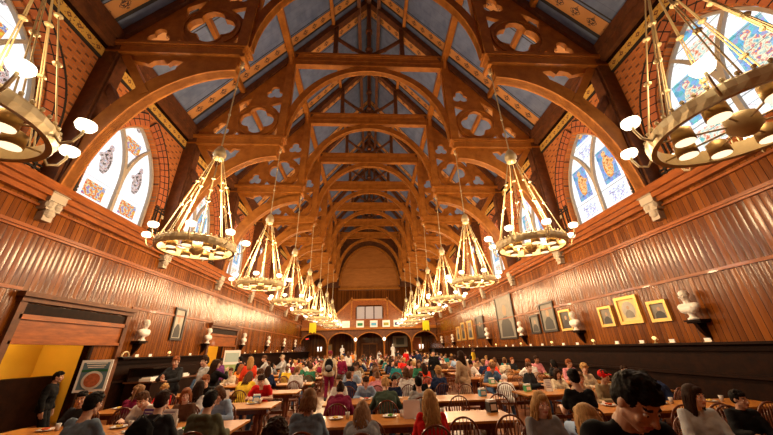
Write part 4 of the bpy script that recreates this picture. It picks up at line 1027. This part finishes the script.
hero('eat', -2.78, 6.45, 1.24, F, 'woman in light blue top with brown hair at the front left table', hair='bob', hc='brown', top='sweater', tc='light blue')
hero('turn_right', -5.55, 8.45, 1.15, F, 'person in khaki top with light brown hair behind the poster stand', hair='curly', hc='light brown', top='sweater', tc='khaki')
hero('turn_left', -4.95, 8.5, 1.16, F, 'person with blond curls in red top at the second left table', hair='curly', hc='blond', top='sweater', tc='red')
hero('turn_left', -3.35, 6.45, 1.24, F, 'woman with auburn hair in brown top at the front left table', hair='bob', hc='auburn', top='sweater', tc='brown')
hero('upright', -3.52, 7.25, 1.30, B, 'person in white top with dark hair, back to the camera at the second left table', hair='long', hc='dark brown', top='sweater', tc='white')
# standing
hero('stand_hold', -5.32, 9.35, 1.76, F, 'young man standing in black vest with grey sleeves at left', False, hair='short', hc='auburn', top='sweater', tc='charcoal', bc='charcoal')
hero('stand', -4.62, 9.5, 1.74, PI * .8, 'tall person standing in white shirt and black trousers beside the man in the black vest', False, hair='short', hc='dark brown', top='jacket', tc='light grey', bc='black')
hero('stand_talk', -4.2, 9.3, 1.66, -.5, 'woman with long dark hair standing in black top and grey skirt', False, hair='long', hc='dark brown', top='sweater', tc='black', bc='grey', skirt=True)
hero('stand', -7.05, 8.0, 1.52, -1.2, 'person with black hair standing in black beside the poster stand', False, hair='short', hc='black', top='jacket', tc='black', bc='black', skin='tan')
hero('stand', -6.15, 14.0, 1.62, -2.2, 'person standing in purple top near the yellow doorway', False, hair='short', hc='black', top='jacket', tc='purple', bc='black', skin='dark')
hero('stand', -5.84, 15.2, 1.66, 1.2, 'person standing in black coat beside the pale notice board', False, hair='short', hc='black', top='jacket', tc='black', bc='khaki')
hero('stand', -3.97, 11.25, 1.68, .3, 'blond woman standing in scarlet sweater in the left block', False, hair='long', hc='blond', top='sweater', tc='scarlet', bc='denim')
hero('stand_hold', -4.26, 13.55, 1.70, 1.8, 'person standing in light grey shirt behind the scarlet sweater', False, hair='short', hc='brown', top='sweater', tc='light grey', bc='black')
hero('stand_hold', -4.14, 15.85, 1.68, 2.2, 'person standing in white top and straw-coloured cap', False, hair='short', hc='light brown', top='sweater', tc='light grey', bc='denim', hat='cap', hatcol='cream')
bp2 = hero('stand', -1.62, 13.6, 1.80, B, 'tall man in cream jacket, maroon trousers and maroon cap wearing a black backpack', False, hair='short', hc='auburn', top='jacket', tc='cream', bc='maroon', hat='cap', hatcol='maroon')
hero('stand', -1.32, 15.9, 1.60, B, 'person standing in maroon top and grey trousers in the middle aisle', False, hair='ponytail', hc='blond', top='sweater', tc='maroon', bc='grey')
hero('stand', 2.72, 9.7, 1.70, .5, 'woman in long beige coat standing in the aisle right of centre', False, hair='long', hc='dark brown', top='jacket', tc='beige', bc='beige', skirt=True)
hero('stand_talk', 2.95, 20.0, 1.74, 2., 'tall person in navy suit standing far off in the right aisle', False, hair='short', hc='dark brown', top='jacket', tc='navy', bc='navy')

def backpack(owner, col, s, nm):
    P = owner
    o = empty('backpack', P.location, P.rotation_euler.z)
    pr = PROTO['stand' if s else 'upright']; c = pr['ches'] * P.scale.x
    o.location = Vector(P.location) + Matrix.Rotation(P.rotation_euler.z, 3, 'Z') @ Vector((c.x, c.y - .245, c.z + .0))
    tag(o, nm, 'backpack')
    m = MB().ell((0, 0, -.02), (.17, .095, .25), 20, 12); m.bb(-.13, .13, -.07, .07, -.24, .12)
    me = remesh(m, 'bag_body', 'cloth_base', .014, 3, .006, 12.); b = link('bag_body', me, o); ov(b, [cmat(col, COL[col])])
    m = MB().ell((0, -.085, -.10), (.125, .05, .10), 16, 10); me = remesh(m, 'front_pocket', 'cloth_base', .012, 1); b = link('front_pocket', me, o); ov(b, [cmat('olive' if not s else 'grey', COL['olive' if not s else 'grey'])])
    for q in (-1, 1): MB().tube([(q * .09, .07, .17), (q * .115, .13, .22), (q * .125, .19, .20)], .016, 6).obj('strap', 'iron', o)
    MB().tube([(-.03, 0, .22), (0, 0, .265), (.03, 0, .22)], .008, 6).obj('handle', 'iron', o)
backpack(bp_man, 'black', 0, 'black and olive backpack on the man in the charcoal jacket')
backpack(bp2, 'black', 1, 'black backpack on the man in the cream jacket')

# ------------------------------------------------------------------ the crowd, seat by seat
tops_w = ['white', 'black', 'white', 'cream', 'black', 'charcoal', 'white', 'white', 'cream', 'black', 'black', 'grey', 'navy', 'charcoal', 'red', 'orange', 'scarlet', 'light grey', 'light blue', 'maroon', 'yellow', 'pink', 'green', 'beige', 'brown', 'denim', 'teal', 'white', 'cream', 'khaki', 'purple']
POS = ['eat', 'upright', 'turn_left', 'turn_right', 'chin_on_hand', 'slump', 'eat', 'upright']
nch = [0]
def crowd():
    for (c, i), (x0, x1, y) in sorted(TABLES.items(), key=lambda t: (t[0][1], t[0][0])):
        if i == 0: continue
        nm = COLN[c][0]; n = 4 if i > 2 else 5
        for side in (-1, 1):
            for j in range(n):
                x = x0 + (x1 - x0) * (j + .5) / n; yy = y + side * .74
                if i == 1 and c == 'C' and side == 1: continue
                if any(abs(x - a) < .50 and abs(yy - b) < .62 for a, b in used_seats): continue
                rr = rnd.random()
                if i <= 2: occ = .30 if c != 'C' else 0.
                elif i <= 4: occ = .45 if c == 'R' else .72
                else: occ = .80 if c != 'R' else .62
                if i == 2 and c == 'L': occ = .5
                if i == 1 and c == 'L': occ = 0
                if i == 1 and c == 'R' : occ = 0
                rz = (0. if side < 0 else PI) + rnd.uniform(-.12, .12); xx = x + rnd.uniform(-.06, .06); yj = yy + side * rnd.uniform(-.03, .04)
                seat = ORD[j + 1] + ' seat from the left'
                sd = 'near' if side < 0 else 'far'
                occd = rr < occ
                if occd:
                    pose = rnd.choice(POS); hair = rnd.choice(['short', 'short', 'short', 'long', 'bob', 'ponytail', 'bun', 'curly', 'long', 'short']); hc = rnd.choice(['black', 'dark brown', 'dark brown', 'brown', 'brown', 'light brown', 'blond', 'auburn']); tc = rnd.choice(tops_w)
                    if abs(rz) < 1 and pose in ('eat', 'slump') and rnd.random() < .5: pose = 'upright'
                    top = rnd.choice(['sweater', 'tee', 'hoodie', 'jacket', 'sweater'])
                    lab = '%s-haired diner in %s top, %s side of %s %s table, %s seat' % (hc.replace(' ', '-'), tc, sd, ORD[i], nm, ORD[j + 1])
                    person(pose, (xx, yj, 0), rz, lab, hair=hair, hc=hc, top=top, tc=tc, bc=rnd.choice(['denim', 'charcoal', 'black', 'khaki', 'navy']), skin=rnd.choice(['fair', 'fair', 'fair', 'tan', 'tan', 'brown', 'dark']), s=rnd.uniform(.94, 1.05), group='diners seated in the crowd', far=i > 4)
                if occd or i <= 5 or rnd.random() < .25:
                    det = i <= 4
                    if not det and nch[0] > 170: continue
                    nch[0] += 1
                    mat = 'honey_chair_wood' if (c == 'R' and 2 <= i <= 4 and rnd.random() < .6) else 'chair_wood'
                    lab = '%s spindle-back chair, %s side of %s %s table, %s' % ('pale' if mat[0] == 'h' else 'dark', sd, ORD[i], nm, seat)
                    chair(xx, yj, rz, lab, mat, det)
crowd()
for i, (x, y, rz, tc, hc, pose) in enumerate(((-1.45, 22.3, .4, 'white', 'brown', 'stand'), (2.95, 15.0, 2.8, 'black', 'black', 'stand'), (-1.5, 27.5, 3., 'orange', 'brown', 'stand_hold'), (2.9, 26.2, .2, 'red', 'dark brown', 'stand'), (-1.5, 33.0, 1.2, 'cream', 'blond', 'stand_talk'), (2.9, 33.5, 3.3, 'charcoal', 'black', 'stand_hold'), (1.2, 40.3, 3.1, 'white', 'brown', 'stand'), (-3.2, 40.5, 3.0, 'navy', 'black', 'stand'), (4.6, 40.4, 2.8, 'cream', 'light brown', 'stand_hold'), (-6.9, 19.6, 1.4, 'black', 'dark brown', 'stand_hold'), (7.9, 24.5, 4., 'yellow', 'brown', 'stand'))):
    person(pose, (x, y, 0), rz, '%s-haired person standing in %s top, %s standing figure of the far aisles' % (hc.replace(' ', '-'), tc, ORD[i + 1]), hair='short' if i % 2 else 'long', hc=hc, top='jacket', tc=tc, bc='charcoal', far=True)

# ------------------------------------------------------------------ on the tables
def plate_obj():
    r = MB().lathe([(.07, 0), (.075, .004), (.125, .018), (.13, .022), (.075, .010), (.001, .008)], 24).obj('plate', 'ceramic', None, True); return r
def put(o, x, y, z, rz=0.): o.location = (x, y, z); o.rotation_euler = (0, 0, rz); return o
ZT = .7505
foods = [plain('food_green', (.10, .28, .04), .7, noise_amt=.5, scale=60), plain('food_brown', (.35, .16, .05), .7, noise_amt=.5, scale=50), plain('food_red', (.55, .10, .03), .6, noise_amt=.4, scale=50), plain('food_yellow', (.70, .45, .10), .6, noise_amt=.3, scale=50)]
pl0 = None; FOODM = []
for f in foods:
    m = MB()
    for q in range(9): m.ell((rnd.uniform(-.04, .04), rnd.uniform(-.04, .04), .018), (.022, .020, .014), 8, 5)
    FOODM.append(m.mesh('food', (f,), True))
cup_me = MB().lathe([(.028, 0), (.036, .10), (.033, .10), (.026, .006)], 14).mesh('cup', (plain('clear_plastic', (.55, .50, .46), .15),), True)
plate_me = MB().lathe([(.07, 0), (.075, .004), (.125, .018), (.13, .022), (.075, .010), (.001, .008)], 24).mesh('plate', ('ceramic',), True)
def place_settings():
    for o in [o for o in C.objects if o.get('category') == 'person' and abs(o.location.z) < .01 and o.location.y < 16]:
        if o.get('pose', '').startswith('stand'): continue
        for (c, i), (x0, x1, y) in TABLES.items():
            if abs(o.location.y - y) < 1.25 and x0 + .2 < o.location.x < x1 - .2:
                side = -1 if o.location.y < y else 1; x = o.location.x
                who = o['label'].split(', ')[0] if 'diner' not in o['label'] else o['label'].replace('-haired diner in', ' hair').split(',')[0]
                base = o['label']
                p = link('plate', plate_me); put(p, x + .02, y + side * .17, ZT); tag(p, 'white plate of food before %s' % base, 'plate', 'plates on the dining tables')
                w = p['label'].split()
                if len(w) > 16: p['label'] = 'white plate at %s' % base.split(', ', 1)[1] if 'diner' in base else ' '.join(w[:16])
                q = link('food', FOODM[rnd.randrange(4)]); put(q, x + .02, y + side * .17, ZT + .01, rnd.random() * 6); tag(q, p['label'].replace('white plate of food before', 'heap of food before').replace('white plate at', 'heap of food at'), 'food', 'food on the plates')
                if rnd.random() < .7:
                    u = link('cup', cup_me); put(u, x + .22, y + side * .12, ZT); tag(u, p['label'].replace('white plate of food before', 'clear cup beside').replace('white plate at', 'clear cup at'), 'cup', 'cups on the dining tables')
                break
place_settings()
def box_item(x, y, col, nm, lab, d=(.16, .10, .13), rz=.2, emblem=True):
    o = empty('napkin_holder', (x, y, ZT), rz); tag(o, lab, 'napkin holder')
    MB().bb(-d[0] / 2, d[0] / 2, -d[1] / 2, d[1] / 2, 0, d[2]).obj('holder', plain('holder_' + nm, col, .5), o)
    MB().bb(-d[0] * .44, d[0] * .44, -d[1] * .44, d[1] * .44, d[2], d[2] + .035).obj('napkins', 'white_paper', o)
    MB().bb(-d[0] * .35, d[0] * .35, -d[1] / 2 - .002, -d[1] / 2, d[2] * .2, d[2] * .8).obj('card', 'white_paper', o)
box_item(-2.62, 8.15, (.10, .32, .62), 'blue', 'blue napkin box on the end of the second left table')
box_item(2.62, 7.85, (.08, .38, .62), 'cyan', 'bright blue napkin box on the second centre table')
box_item(2.15, 6.05, (.03, .03, .03), 'dark', 'black and white napkin holder at the right end of the front centre table', (.15, .14, .15))
box_item(3.95, 8.35, (.08, .42, .16), 'green', 'green napkin box on the second right table')
box_item(3.75, 10.2, (.15, .40, .22), 'pale_green', 'green and white napkin box on the third right table')
def standee(x, y, w, h, rz, mat, lab, lean=.18, lines=True):
    o = empty('paper_stand', (x, y, ZT), rz); tag(o, lab, 'table sign')
    hh = h * math.cos(lean)
    MB().poly([(-w / 2, 0, 0), (w / 2, 0, 0), (w / 2, h * math.sin(lean), hh), (-w / 2, h * math.sin(lean), hh)], (0, 1, 0), .004).obj('front_sheet', mat, o)
    MB().poly([(-w / 2, 2 * h * math.sin(lean), 0), (w / 2, 2 * h * math.sin(lean), 0), (w / 2, h * math.sin(lean) + .005, hh), (-w / 2, h * math.sin(lean) + .005, hh)], (0, 1, 0), .004).obj('back_sheet', mat, o)
    if lines:
        ink = plain('ink_violet', (.10, .06, .22), .7) if mat == 'white_paper' else MATS['white_paper']
        for k in range(5):
            t = .85 - .13 * k; MB().poly([(-w * .38, h * math.sin(lean) * t - .002, hh * t), (w * (.38 - .1 * (k % 2)), h * math.sin(lean) * t - .002, hh * t), (w * (.38 - .1 * (k % 2)), h * math.sin(lean) * (t + .04) - .002, hh * (t + .04)), (-w * .38, h * math.sin(lean) * (t + .04) - .002, hh * (t + .04))], (0, -1, 0), .001).obj('printed_line', ink, o)
plain('violet_card', (.13, .07, .26), .6)
standee(-3.42, 5.55, .20, .30, -.3, 'violet_card', 'violet printed card standing on the front left table')
standee(-3.12, 5.58, .26, .28, -.2, 'white_paper', 'white printed menu card beside the violet card')
standee(-3.15, 7.65, .13, .32, 0, 'white_paper', 'tall white paper stand on the second left table', lines=False)
standee(.70, 5.75, .28, .26, 0, 'white_paper', 'white double sheet stand beside the red sweater', lines=False)
standee(5.05, 5.95, .13, .34, .2, 'white_paper', 'white card stand on the near right table in front of the black-haired man')
standee(4.45, 8.2, .18, .26, .1, 'white_paper', 'purple and white card on the second right table')
standee(4.9, 10.2, .2, .28, .1, 'white_paper', 'printed white card on the third right table')
o = empty('bottle', (-3.45, 7.6, ZT)); tag(o, 'green bottle standing on the second left table', 'bottle')
MB().lathe([(.035, 0), (.038, .02), (.038, .19), (.016, .25), (.014, .29)], 16).obj('body', plain('lime_plastic', (.30, .55, .04), .25), o, True); MB().lathe([(.017, .285), (.017, .31)], 12).obj('bottle_cap', 'ceramic', o)
o = empty('book', (2.02, 3.55, .72)); tag(o, 'maroon book with a white letter N held by the blond woman', 'book'); o.rotation_euler = (-.35, 0, 0)
MB().bb(-.13, .13, -.012, .012, 0, .20).obj('cover', plain('maroon_cover', (.16, .008, .02), .5), o)
text_obj('N', .13, 'lettering', 'white_paper', o, (0, -.014, .10))
o = empty('salad_box', (3.95, 3.42, ZT)); tag(o, 'green salad box before the smiling woman at the right edge', 'food box')
MB().bb(-.11, .11, -.08, .08, 0, .05).obj('box', plain('green_box', (.03, .30, .07), .5), o); link('salad', FOODM[0], o).location = (0, 0, .045)

# ------------------------------------------------------------------ poster stand and notice board
def easel(x, y, rz, h0, w, h, lab, dish=True):
    o = empty('poster_stand', (x, y, 0), rz); tag(o, lab, 'poster')
    MB().tube([(-.02, .05, 0), (-.02, .05, h0 + .1)], .018).bb(-.3, .3, -.15, .25, 0, .02).obj('stand', 'iron', o)
    pn = MB().bb(-w / 2, w / 2, 0, .03, h0, h0 + h).obj('panel', 'white_paper', o)
    pn['label'] = 'white poster frame'
    e = -.003
    if dish:
        MB().bb(-w * .42, w * .42, e, 0, h0 + .05, h0 + h - .05).obj('picture_ground', plain('poster_teal', (.12, .20, .26), .5, noise_amt=.4, scale=3), pn)
        MB().bb(-w * .42, w * .42, e * 1.5, e, h0 + h * .62, h0 + h * .70).obj('colour_band', plain('poster_green', (.02, .12, .06), .5), pn)
        MB().lathe([(.185, 0), (.185, .004)], 28, (0, e * 2, h0 + h * .36), Matrix.Rotation(PI / 2, 3, 'X')).obj('bowl_picture', plain('poster_bowl', (.62, .60, .56), .5), pn)
        MB().lathe([(.140, 0), (.140, .004)], 28, (0, e * 3.2, h0 + h * .36), Matrix.Rotation(PI / 2, 3, 'X')).obj('food_picture', plain('poster_food', (.42, .12, .05), .5, noise_amt=.7, scale=18), pn)
        for k, (q, z) in enumerate(((.34, .88), (.30, .81), (.26, .75))): MB().bb(-w * q, w * q, e * 2, e, h0 + h * z, h0 + h * z + .018).obj('printed_line', 'white_paper', pn)
    else:
        MB().bb(-w * .42, w * .42, e, 0, h0 + h * .55, h0 + h * .9).obj('picture_ground', plain('poster_mint', (.45, .58, .55), .5), pn)
        MB().bb(-w * .42, w * .42, e, 0, h0 + .06, h0 + h * .45).obj('picture_ground', plain('poster_lime', (.35, .45, .18), .5), pn)
easel(-6.22, 7.9, .35, 1.10, .56, .64, 'white-framed poster of a food bowl on a stand at the left')
easel(-7.0, 17.1, .5, .75, .75, 1.2, 'pale mint notice board standing near the second left doorway', False)

# ------------------------------------------------------------------ doorways on the left wall
def doorcase(n_, y0, y1, zt, d0, d1):
    o = struct(empty('door_%d' % n_, (-8.95, (y0 + y1) / 2, 0))); c = (y0 + y1) / 2
    MB().bb(0, .10, y0 - c - .12, y0 - c + .06, 0, 3.25).obj('door_frame', 'rafter_wood', o); MB().bb(0, .10, y1 - c - .06, y1 - c + .12, 0, 3.25).obj('door_frame', 'rafter_wood', o)
    MB().bb(0, .22, y0 - c - .2, y1 - c + .2, 3.28, 3.40).bb(0, .14, y0 - c - .14, y1 - c + .14, 3.16, 3.28).obj('door_cornice', 'rafter_wood', o)
    MB().bb(.0, .06, y0 - c, y1 - c, 2.86, 3.12).obj('recess_shade_strip', 'dark_wood', o); MB().bb(0, .10, y0 - c, y1 - c, 2.74, 2.86).bb(0, .1, y0 - c, y1 - c, zt, zt + .08).obj('transom', 'rail_wood', o)  # dark strip under the cornice: shade of a recess put into its colour
    MB().bb(0, .04, y0 - c, y1 - c, zt + .08, 2.74).obj('overdoor_panel', 'rail_wood', o)
    MB().bb(.0, .06, d0 - c - .08, d0 - c, 0, zt).bb(.0, .06, d1 - c, d1 - c + .08, 0, zt).obj('door_frame', 'dark_wood', o)
    MB().bb(-1.9, -.2, d0 - c - .6, d0 - c - .5, 0, 2.8).bb(-1.9, -.2, d1 - c + .5, d1 - c + .6, 0, 2.8).bb(-1.9, -.2, d0 - c - .6, d1 - c + .6, 2.7, 2.8).bb(-2.0, -1.9, d0 - c - .6, d1 - c + .6, 0, 2.8).obj('lobby_wall', 'lobby_yellow', o)
    MB().bb(-1.3, -.9, d0 - c - .4, d1 - c + .4, 0, 1.3).obj('lobby_dark_block', 'dark_wood', o)  # dark block, added to darken the lower part of the opening
    L = bpy.data.lights.new('lobby_lamp', 'POINT'); L.energy = 45; L.color = (1., .78, .35); L.shadow_soft_size = .15
    lo = bpy.data.objects.new('lobby_lamp', L); C.objects.link(lo); lo.location = (-10.0, (d0 + d1) / 2, 2.45)
plain('lobby_yellow', (.80, .48, .06), .7, noise_amt=.1, scale=2)
doorcase(2, 8.35, 11.95, 2.15, 8.35, 10.85); doorcase(3, 18.25, 21.9, 2.2, 18.4, 20.1)

# ------------------------------------------------------------------ busts on brackets
def bust_mesh():
    m = MB(); head(m, Vector((0, .02, .56)), Matrix.Rotation(-.1, 3, 'X')); m.ell((0, -.0, .60), (.088, .105, .098), 16, 10)
    m.cap((0, 0, .36), (0, .01, .50), .062, .056); m.cap((-.15, 0, .30), (.15, 0, .30), .085, .085); m.cap((-.09, .02, .24), (.09, .02, .24), .10, .10)
    m.cap((0, .01, .20), (0, 0, .10), .09, .045); m.lathe([(.10, 0), (.10, .03), (.06, .06), (.05, .12)], 16)
    return remesh(m, 'bust', 'marble', .011, 1, .003, 30.)
BM = bust_mesh()
brk = None
def bust(x, y, i, side):
    global brk
    rz = PI / 2 if x > 0 else -PI / 2; nm = 'right' if x > 0 else 'left'
    if brk is None:
        o = empty('wall_bracket'); MB().bb(-.22, .22, -.27, .05, -.05, 0).bb(-.19, .19, -.22, .05, -.09, -.05).obj('shelf', 'dark_wood', o)
        MB().poly([(-.05, .05, -.09), (-.05, -.2, -.09), (-.05, -.12, -.28), (-.05, .05, -.5)], (1, 0, 0), .10).obj('console', 'dark_wood', o); brk = o; b = o
    else: b = dup(brk)
    s = 1 if x > 0 else -1
    b.location = (s * 8.88, y, 2.32); b.rotation_euler = (0, 0, -PI / 2 if s > 0 else PI / 2)
    b.rotation_euler = (0, 0, -PI / 2) if s > 0 else (0, 0, PI / 2)
    tag(b, 'dark wooden bracket under the %s bust from the camera on the %s wall' % (ORD[i], nm), 'bracket', 'bust brackets')
    o = link('bust', BM); o.location = (s * 8.70, y, 2.32); o.rotation_euler = (0, 0, PI / 2 if s > 0 else -PI / 2); o.scale = (1.22, 1.22, 1.12)
    tag(o, 'white marble bust, %s from the camera on the %s wall' % (ORD[i], nm), 'bust', 'marble busts')
for i, y in enumerate((7.95, 12.9, 17.85, 23.2, 33.2, 38.3)): bust(1, y, i + 1, 1)
for i, y in enumerate((12.75, 18.0 - .25, 22.75, 28.2, 33.4, 38.3)): bust(-1, y, i + 1, -1)
# statues on pedestals at the far end
def statue(x, y, lab):
    o = empty('statue', (x, y, 0)); tag(o, lab, 'statue')
    MB().bb(-.32, .32, -.32, .32, 0, .15).bb(-.25, .25, -.25, .25, .15, 1.0).bb(-.32, .32, -.32, .32, 1.0, 1.1).obj('pedestal', 'marble', o)
    m = MB(); head(m, Vector((0, -.02, 2.30)), Matrix.Rotation(PI, 3, 'Z')); m.cap((0, 0, 2.05), (0, 0, 2.2), .06, .055); m.cap((-.16, 0, 1.98), (.16, 0, 1.98), .08, .08); m.cap((0, 0, 1.95), (0, 0, 1.6), .16, .17); m.lathe([(.24, 1.1), (.20, 1.3), (.17, 1.65)], 16)
    m.cap((-.2, 0, 1.95), (-.24, -.08, 1.7), .055, .045); m.cap((-.24, -.08, 1.7), (-.05, -.2, 1.65), .045, .035); m.cap((.2, 0, 1.95), (.25, -.03, 1.68), .055, .045); m.cap((.25, -.03, 1.68), (.24, -.1, 1.45), .045, .035)
    link('figure', remesh(m, 'figure', 'marble', .014, 1, .006, 20.), o)
statue(-3.45, 41.2, 'white marble statue on a pedestal before the gallery arch left of the middle'); statue(2.95, 41.2, 'white marble statue on a pedestal before the gallery arch right of the middle')

# ------------------------------------------------------------------ pictures
def picture(s, y0, y1, z0, z1, frame, ground, fig, lab, fw=.09, mount=None):
    o = empty('framed_portrait', (s * 8.95, (y0 + y1) / 2, (z0 + z1) / 2)); tag(o, lab, 'picture')
    hw, hh = abs(y1 - y0) / 2, (z1 - z0) / 2
    mb = MB(); d = .07
    for a, b, c, e in ((-hw, hw, hh - fw, hh), (-hw, hw, -hh, -hh + fw), (-hw, -hw + fw, -hh + fw, hh - fw), (hw - fw, hw, -hh + fw, hh - fw)): mb.bb(0, -s * d, a, b, c, e)
    mb.obj('frame', frame, o)
    cv = MB().bb(0, -s * .025, -hw + fw, hw - fw, -hh + fw, hh - fw).obj('canvas', mount or ground, o)
    iw, ih = hw - fw, hh - fw
    if mount: MB().poly([(-s * .026, y, z) for y, z in [(iw * .72 * math.cos(t), ih * .8 * math.sin(t)) for t in [2 * PI * k / 28 for k in range(28)]]], (-s, 0, 0), .003).obj('oval_print', ground, cv); iw *= .7; ih *= .75
    MB().ell((-s * .028, 0, ih * .28), (.004, iw * .24, ih * .26), 14, 8).obj('painted_head', 'portrait_flesh', cv)
    MB().poly([(-s * .027, y * iw, z * ih) for y, z in ((-.72, -.95), (-.62, -.35), (-.22, -.02), (.22, -.02), (.62, -.35), (.72, -.95))], (-s, 0, 0), .003).obj('painted_figure', fig, cv)
plain('portrait_flesh', (.42, .28, .19), .6); plain('portrait_grey', (.20, .18, .15), .5, noise_amt=.4, scale=4); plain('portrait_dark', (.06, .05, .04), .4, noise_amt=.5, scale=4); plain('portrait_coat', (.03, .028, .028), .5); plain('portrait_pale', (.40, .37, .32), .5, noise_amt=.3, scale=4)
picture(1, 8.75, 9.42, 2.36, 2.98, 'gold_frame', 'portrait_grey', 'portrait_coat', 'small gilt-framed grey portrait beside the nearest bust on the right wall')
picture(1, 9.72, 10.68, 2.38, 3.28, 'gold_frame', 'portrait_pale', 'portrait_grey', 'widest gilt-framed portrait with pale mount on the right wall', .10, plain('gilt_mount', (.68, .50, .20), .5))
picture(1, 10.92, 11.62, 2.36, 3.08, 'gold_frame', 'portrait_grey', 'portrait_coat', 'gilt-framed portrait left of the widest one on the right wall')
picture(1, 13.35, 14.2, 2.36, 3.25, 'gold_frame', 'portrait_dark', 'portrait_coat', 'gilt-framed dark portrait left of the second bust on the right wall')
picture(1, 14.5, 15.8, 2.38, 3.78, 'black_frame', 'portrait_grey', 'portrait_coat', 'tall dark-framed portrait between two smaller ones on the right wall')
picture(1, 16.05, 17.0, 2.36, 3.3, 'black_frame', 'portrait_grey', 'portrait_coat', 'small dark-framed portrait near the third bust on the right wall')
picture(1, 18.8, 21.4, 2.2, 5.0, 'black_frame', 'portrait_grey', 'portrait_coat', 'huge full-length painting on the right wall, largest of all')
picture(1, 24.2, 26.0, 2.4, 4.1, 'black_frame', 'portrait_dark', 'portrait_coat', 'large dark portrait beyond the fourth bust on the right wall', .14)
picture(1, 27.0, 28.4, 2.4, 3.95, 'gold_frame', 'portrait_grey', 'portrait_coat', 'gilt-framed portrait beyond the large dark one on the right wall', .14)
picture(1, 29.2, 30.5, 2.4, 3.95, 'gold_frame', 'portrait_dark', 'portrait_coat', 'gilt-framed portrait second before the fifth bust on the right wall', .14)
picture(1, 31.0, 32.2, 2.4, 3.7, 'gold_frame', 'portrait_grey', 'portrait_coat', 'gilt-framed portrait just before the fifth bust on the right wall', .14)
picture(-1, 14.74, 15.62, 2.42, 3.82, 'black_frame', 'portrait_pale', 'portrait_coat', 'tall dark-framed picture with pale ground on the left wall', .09)
# small shaded lamps and brass card holders along the dado shelf
plain('lamp_shade_green', (.20, .25, .06), .6)
emit('small_shade', (1., .62, .22), 1.6)
i = 0
for s, ys in ((1, [7.9, 8.9, 9.45, 9.95, 11.0, 12.2, 13.2, 14.2, 15.1, 16.0, 17.2, 18.3, 19.4, 20.4, 22, 24, 26, 28, 30, 32, 34, 36, 38]), (-1, [12.85, 13.6, 14.8, 16.5, 23.5, 25.5, 27.5, 29.5, 31.5, 33.5, 35.5, 37.5])):
    for j, y in enumerate(ys):
        i += 1; o = empty('shelf_lamp' if j % 3 == 2 else 'card_holder', (s * 8.78, y, 1.76)); sd = 'right' if s > 0 else 'left'
        if j % 3 == 2:
            tag(o, 'small brass shelf lamp with green bracket, %s lamp from the camera on the %s dado' % (ORD[j // 3 + 1], sd), 'lamp')
            MB().lathe([(.05, 0), (.05, .015), (.012, .03), (.012, .10)], 10).tube([(0, 0, .08), (0, -.10, .14), (0, -.12, .09)], .012, 6).obj('stem', 'brass', o)
            MB().lathe([(.035, .10), (.06, .16), (.02, .20)], 12).obj('shade', 'small_shade', o, True)
        else:
            k = j - j // 3; tag(o, 'small white card in brass holder, %s card from the camera on the %s dado' % (ORD[min(k + 1, 20)], sd), 'card')
            MB().bb(-s * .0, s * .02, -.085, .085, .01, .10).obj('card', 'white_paper', o); MB().bb(-.03, .03, -.095, .095, 0, .012).obj('holder', 'brass', o)
# serving counter under the left dado
o = empty('serving_counter', (-8.2, 14.1, 0)); tag(o, 'dark serving counter with trays against the left wall past the first doorway', 'counter')
MB().bb(-.55, .35, -1.5, 1.6, 0, .9).obj('cabinet', 'dark_wood', o); MB().bb(-.6, .4, -1.55, 1.65, .9, .95).obj('countertop', 'rafter_wood', o)
MB().bb(-.55, -.5, -1.5, 1.6, .95, 1.35).bb(-.55, .3, -1.5, 1.6, 1.35, 1.39).obj('sneeze_guard', 'dark_wood', o)
for k, (y, w_) in enumerate(((12.85, .5), (13.5, .55), (14.2, .4), (14.9, .45))):
    t = MB().bb(-.2, .2, -w_ / 2, w_ / 2, 0, .09).bb(-.16, .16, -w_ / 2 + .05, w_ / 2 - .05, .09, .13).obj('tray', 'ceramic', None); put(t, -8.1, y, .952)
    tag(t, 'white serving tray on the left counter, %s from the camera' % ORD[k + 1], 'tray', 'trays on the counter')
o = empty('fan_ornament', (-8.75, 12.2, 1.76)); tag(o, 'small arched brass ornament on the shelf beside the first doorway', 'ornament')
MB().tube([(0, -.17 * math.cos(t), .17 * math.sin(t) + .02) for t in [PI * k / 12 for k in range(13)]], .03, 8).obj('arch', 'brass', o); MB().bb(-.08, .08, -.22, .22, 0, .03).obj('foot', 'iron', o)

# ------------------------------------------------------------------ camera, world, exposure
def set_camera():
    f, pit, yaw, rol = 296.65, .4177, .0632, -.0274
    c, s = math.cos(yaw), math.sin(yaw)
    right = Vector((c, -s, 0)); h = Vector((s, c, 0)); up0 = Vector((0, 0, 1))
    fw = h * math.cos(pit) + up0 * math.sin(pit); up = -h * math.sin(pit) + up0 * math.cos(pit)
    c, s = math.cos(rol), math.sin(rol)
    r2 = right * c + up * s; u2 = -right * s + up * c
    cd = bpy.data.cameras.new('camera'); cd.sensor_width = 36.; cd.sensor_fit = 'HORIZONTAL'; cd.lens = f / 773 * 36; cd.clip_start = .05; cd.clip_end = 200
    co = bpy.data.objects.new('camera', cd); C.objects.link(co)
    M = Matrix((r2, u2, -fw)).transposed().to_4x4(); M.translation = Vector((0, 0, H)); co.matrix_world = M
    bpy.context.scene.camera = co
set_camera()
w = bpy.data.worlds.new('world'); bpy.context.scene.world = w; w.use_nodes = True
bg = w.node_tree.nodes['Background']; bg.inputs['Color'].default_value = (.75, .85, 1., 1); bg.inputs['Strength'].default_value = .6
vs = bpy.context.scene.view_settings
vs.view_transform = 'Standard'; vs.look = 'None'; vs.exposure = 0.; vs.gamma = 1.; vs.use_curve_mapping = False
